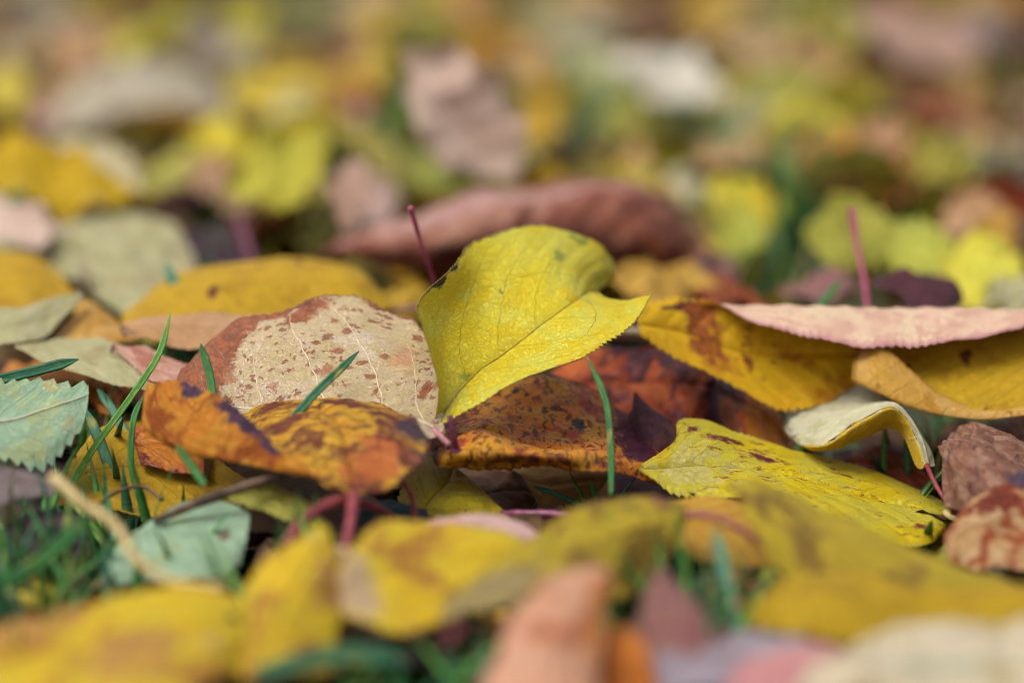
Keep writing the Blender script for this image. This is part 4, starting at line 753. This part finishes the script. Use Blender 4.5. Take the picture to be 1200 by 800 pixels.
CL = [(60, 650, 80, 60, 4.2), (20, 690, 60, 44, 4.2), (150, 610, 70, 30, 3.6), (450, 775, 90, 50, 3.0), (560, 790, 60, 40, 3), (160, 520, 45, 14, 4.6), (120, 500, 40, 12, 4.4), (235, 385, 30, 30, 5.2), (210, 400, 40, 30, 4.8),
      (455, 170, 40, 70, 6), (680, 150, 40, 90, 6), (780, 170, 50, 80, 6), (925, 250, 60, 120, 6), (920, 320, 60, 80, 5.4), (330, 290, 60, 50, 5.2), (470, 230, 30, 50, 6), (30, 120, 60, 50, 6), (1170, 90, 50, 60, 6), (1150, 210, 50, 60, 6),
      (800, 740, 70, 60, 4.4), (720, 700, 40, 40, 4.4), (1090, 500, 50, 30, 3.0), (700, 580, 30, 8, 2.8), (940, 470, 20, 8, 2.8), (350, 690, 60, 40, 4), (250, 560, 60, 16, 2.6), (1000, 640, 40, 14, 2.6), (1010, 230, 60, 50, 6), (560, 20, 200, 80, 6), (200, 30, 150, 60, 6), (1000, 60, 150, 60, 6)]
for (px, py, rad, n, h) in CL:
    for _ in range(n):
        qx, qy = px+R.gauss(0, rad*.5), py+R.gauss(0, rad*.45)
        p = P(qx, qy, GD(qx, qy, 2.2)); gb.append(gblade(p[0], p[1], 0, h*R.uniform(.65, 1.1), R.uniform(.18, .36), abs(R.gauss(0, .35)), R.uniform(0, 6.28), R.uniform(-.1, .7)))
for _ in range(5200):
    x, y = R.uniform(-75, 75), R.uniform(-10, 300)
    if y < 46 and abs(x) < 30: continue
    gb.append(gblade(x, y, 0, R.uniform(1.8, 4.6) if y > 100 else R.uniform(1.2, 2.6), R.uniform(.18, .34), abs(R.gauss(0, .5)), R.uniform(0, 6.28), R.uniform(-.1, .9)))
multi_mesh('grass', gb, ['grass_mid', 'grass_teal', 'grass_light', 'grass_dry'], 'stuff')
# ------------------------------------------------------------------ light
w = bpy.data.worlds.new('World'); scene.world = w; w.use_nodes = True; N = NT(w)
sky = N.n('ShaderNodeTexSky', sky_type='NISHITA'); sky.sun_disc = False
SUN_EL, SUN_AZ = math.radians(62), math.radians(-115)           # azimuth from +Y towards +X: up in front of the viewer, to the left
sky.sun_elevation = SUN_EL; sky.sun_rotation = SUN_AZ; sky.air_density = 1.0; sky.dust_density = 4.0; sky.ozone_density = .6
bg = N.n('ShaderNodeBackground'); bg.inputs[1].default_value = .12
hs = N.n('ShaderNodeHueSaturation'); hs.inputs['Saturation'].default_value = .1; N.put(hs.inputs['Color'], sky.outputs[0])
N.put(bg.inputs[0], hs.outputs[0]); N.put(N.n('ShaderNodeOutputWorld').inputs[0], bg.outputs[0])
sl = bpy.data.lights.new('sun', 'SUN'); sl.energy = 1.7; sl.angle = math.radians(42); sl.color = (1, .955, .88)
so = bpy.data.objects.new('sun', sl); COL.objects.link(so)
dv = Vector((math.sin(SUN_AZ)*math.cos(SUN_EL), math.cos(SUN_AZ)*math.cos(SUN_EL), math.sin(SUN_EL)))
so.rotation_euler = dv.to_track_quat('Z', 'Y').to_euler(); so.location = (0, 0, 3)
vs_ = scene.view_settings; vs_.view_transform = 'Standard'; vs_.look = 'None'; vs_.exposure = .62; vs_.gamma = 1; vs_.use_curve_mapping = False
scene.cycles.use_denoising = True; scene.cycles.max_bounces = 8; scene.cycles.transmission_bounces = 4; scene.cycles.diffuse_bounces = 5; scene.cycles.filter_width = 1.2
# ------------------------------------------------------------------ which leaves show, and what to call them
bpy.context.view_layer.update()
dg = bpy.context.evaluated_depsgraph_get()
hits = {}
RW, RH = 300, 200
for j in range(RH):
    for i in range(RW):
        px, py = (i+.5)*1200/RW, (j+.5)*800/RH
        dr = Vector(FW+RT*(px-600)/FPX+UP*(400-py)/FPX).normalized()
        ok, loc, nn, fi, ob, mt = scene.ray_cast(dg, Vector(CAMP*S), dr)
        if ok:
            r = bpy.data.objects[ob.name]
            while r.parent: r = r.parent
            hits.setdefault(r.name, []).append((px, py))
stuffed = []
kept = []
nh = sorted([len(hits.get(L[0].name, [])) for L in LEAVES if L[1] is not None and not L[0].get('label')], reverse=True)
room = 290-sum(1 for L in LEAVES if L[1] is None or L[0].get('label'))
CUT = max(4, nh[min(room, len(nh)-1)]+1)
for L in LEAVES:
    o, desc, lm = L
    h = hits.get(o.name, [])
    if desc is not None and len(h) < CUT and not o.get('label'):
        stuffed.append(o)
    else:
        L.append(h); kept.append(L)
stuffed += extra
LM = [(L[2], np.mean(L[3], axis=0)) for L in kept if L[2] and len(L[3]) > 12]
used = {L[0].get('label') for L in kept if L[0].get('label')}
CW = {'yellow': 'yellow', 'bright yellow': 'bright yellow', 'ochre': 'ochre', 'olive': 'olive', 'yellow-green': 'yellow-green', 'pal': ''}
def rel(p, q):
    dx, dy = p[0]-q[0], p[1]-q[1]
    if abs(dx) > 1.3*abs(dy): return 'left of' if dx < 0 else 'right of'
    if abs(dy) > 1.3*abs(dx): return 'beyond' if dy < 0 else 'in front of'
    return ('behind and left of' if dx < 0 else 'behind and right of') if dy < 0 else ('in front and left of' if dx < 0 else 'in front and right of')
def sizew(n, px):
    if n < 12: return 'sliver of '
    if n < 40: return 'small '
    if n > 160: return 'large '
    return ''
def shape(h):
    a = np.array(h); w_, h_ = np.ptp(a[:, 0])+4, np.ptp(a[:, 1])+4
    if w_ > 2.4*h_: return 'flat'
    if h_ > 1.5*w_: return 'upright'
    return 'tilted'
for L in sorted([k for k in kept if not k[0].get('label')], key=lambda k: -len(k[3])):
    o, pal, lm, h = L
    c = np.mean(h, axis=0); n = len(h)
    base = (sizew(n, c)+(shape(h) if n >= 12 else '')+' '+pal+' leaf').replace('  ', ' ').strip()
    order = sorted(LM, key=lambda t: (t[1][0]-c[0])**2+((t[1][1]-c[1])*1.4)**2)
    cand = [f'{base} {rel(c, q)} the {nm}' for nm, q in order[:2]]
    cand += [f'{pal} leaf {rel(c, order[0][1])} {order[0][0]}, {rel(c, order[1][1])} {order[1][0]}']
    cand += [f'{base} {rel(c, q)} the {nm}' for nm, q in order[2:5]]
    edge = 'near the top edge' if c[1] < 90 else 'near the bottom edge' if c[1] > 710 else 'towards the left edge' if c[0] < 150 else 'towards the right edge' if c[0] > 1050 else 'well inside the picture'
    cand += [f'{base} {rel(c, q)} the {nm}, {edge}' for nm, q in order[:3]]
    cand += [f'{pal} leaf {a} {rel(c, q)} the {nm}' for a in ('smaller, half hidden,', 'least visible', 'second least visible', 'third least visible') for nm, q in order[:2]]
    cand = [q for q in cand if len(q.split()) <= 16] or [base]
    lab = next((s for s in cand if s not in used), cand[0])
    used.add(lab); tagit(o, lab, 'leaf', LEAF_GROUP)
# the leaves that do not show stay where they are as one mass of litter, with the litter that goes on around
blocks = []
def take(o, M4):
    me = o.data; nvx = len(me.vertices); co = np.empty(nvx*3, np.float32); me.vertices.foreach_get('co', co); co = co.reshape(-1, 3)
    M4 = np.array(M4); V = (co @ M4[:3, :3].T+M4[:3, 3])/S
    F = np.empty(len(me.polygons)*4, np.int32); me.loops.foreach_get('vertex_index', F); F = F.reshape(-1, 4)
    rs = np.empty(nvx*3, np.float32); me.attributes['rest'].data.foreach_get('vector', rs)
    lf = np.empty(nvx*3, np.float32); me.attributes['lf'].data.foreach_get('vector', lf)
    return V, F, rs.reshape(-1, 3), lf.reshape(-1, 3)
names = list(PAL); LFS = []
bpy.context.view_layer.update()
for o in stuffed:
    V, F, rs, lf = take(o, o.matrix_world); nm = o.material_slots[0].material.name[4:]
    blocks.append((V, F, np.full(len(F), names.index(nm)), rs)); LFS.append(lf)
low = [proto(R.uniform(5.2, 8), R.uniform(3.2, 4.8), R.uniform(-.5, .8), R.choice((.1, .8, 1.3)), R.uniform(-.1, .5), R.uniform(-.6, .6), 'tan', 9, 7) for _ in range(8)]
lows = [take(o, Matrix.Identity(4)) for o in low]
for o in low: bpy.data.objects.remove(o)
cnt = 0
while cnt < 2600:
    x, y = R.uniform(-150, 150), R.uniform(-60, 520)
    if 44 < y < 218 and abs(x) < y*.19+3: continue
    if abs(x) < 14 and y < 48 and y > -5 : zc = 1.2
    else: zc = 3.4
    if y > 300 and R.random() < .3: continue
    V, F, rs, lf = lows[cnt % 8]
    M3 = np.array((Matrix.Rotation(R.uniform(0, 6.28), 3, 'Z') @ Matrix.Rotation(R.gauss(0, .3)+(math.pi if R.random() < .35 else 0), 3, 'X') @ Matrix.Rotation(R.gauss(0, .3), 3, 'Y')))
    rr = rs.copy(); rr[:, 2] += R.uniform(0, 50)
    blocks.append((V @ M3.T+np.array([x, y, R.uniform(.8, zc)]), F, np.full(len(F), names.index(R.choice(WL))), rr)); LFS.append(lf); cnt += 1
lit = multi_mesh('leaf_litter', blocks, ['pal_'+k for k in names], 'stuff')
at = lit.data.attributes.new('lf', 'FLOAT_VECTOR', 'POINT'); at.data.foreach_set('vector', np.concatenate(LFS).astype(np.float32).ravel())
for o in stuffed: bpy.data.objects.remove(o)
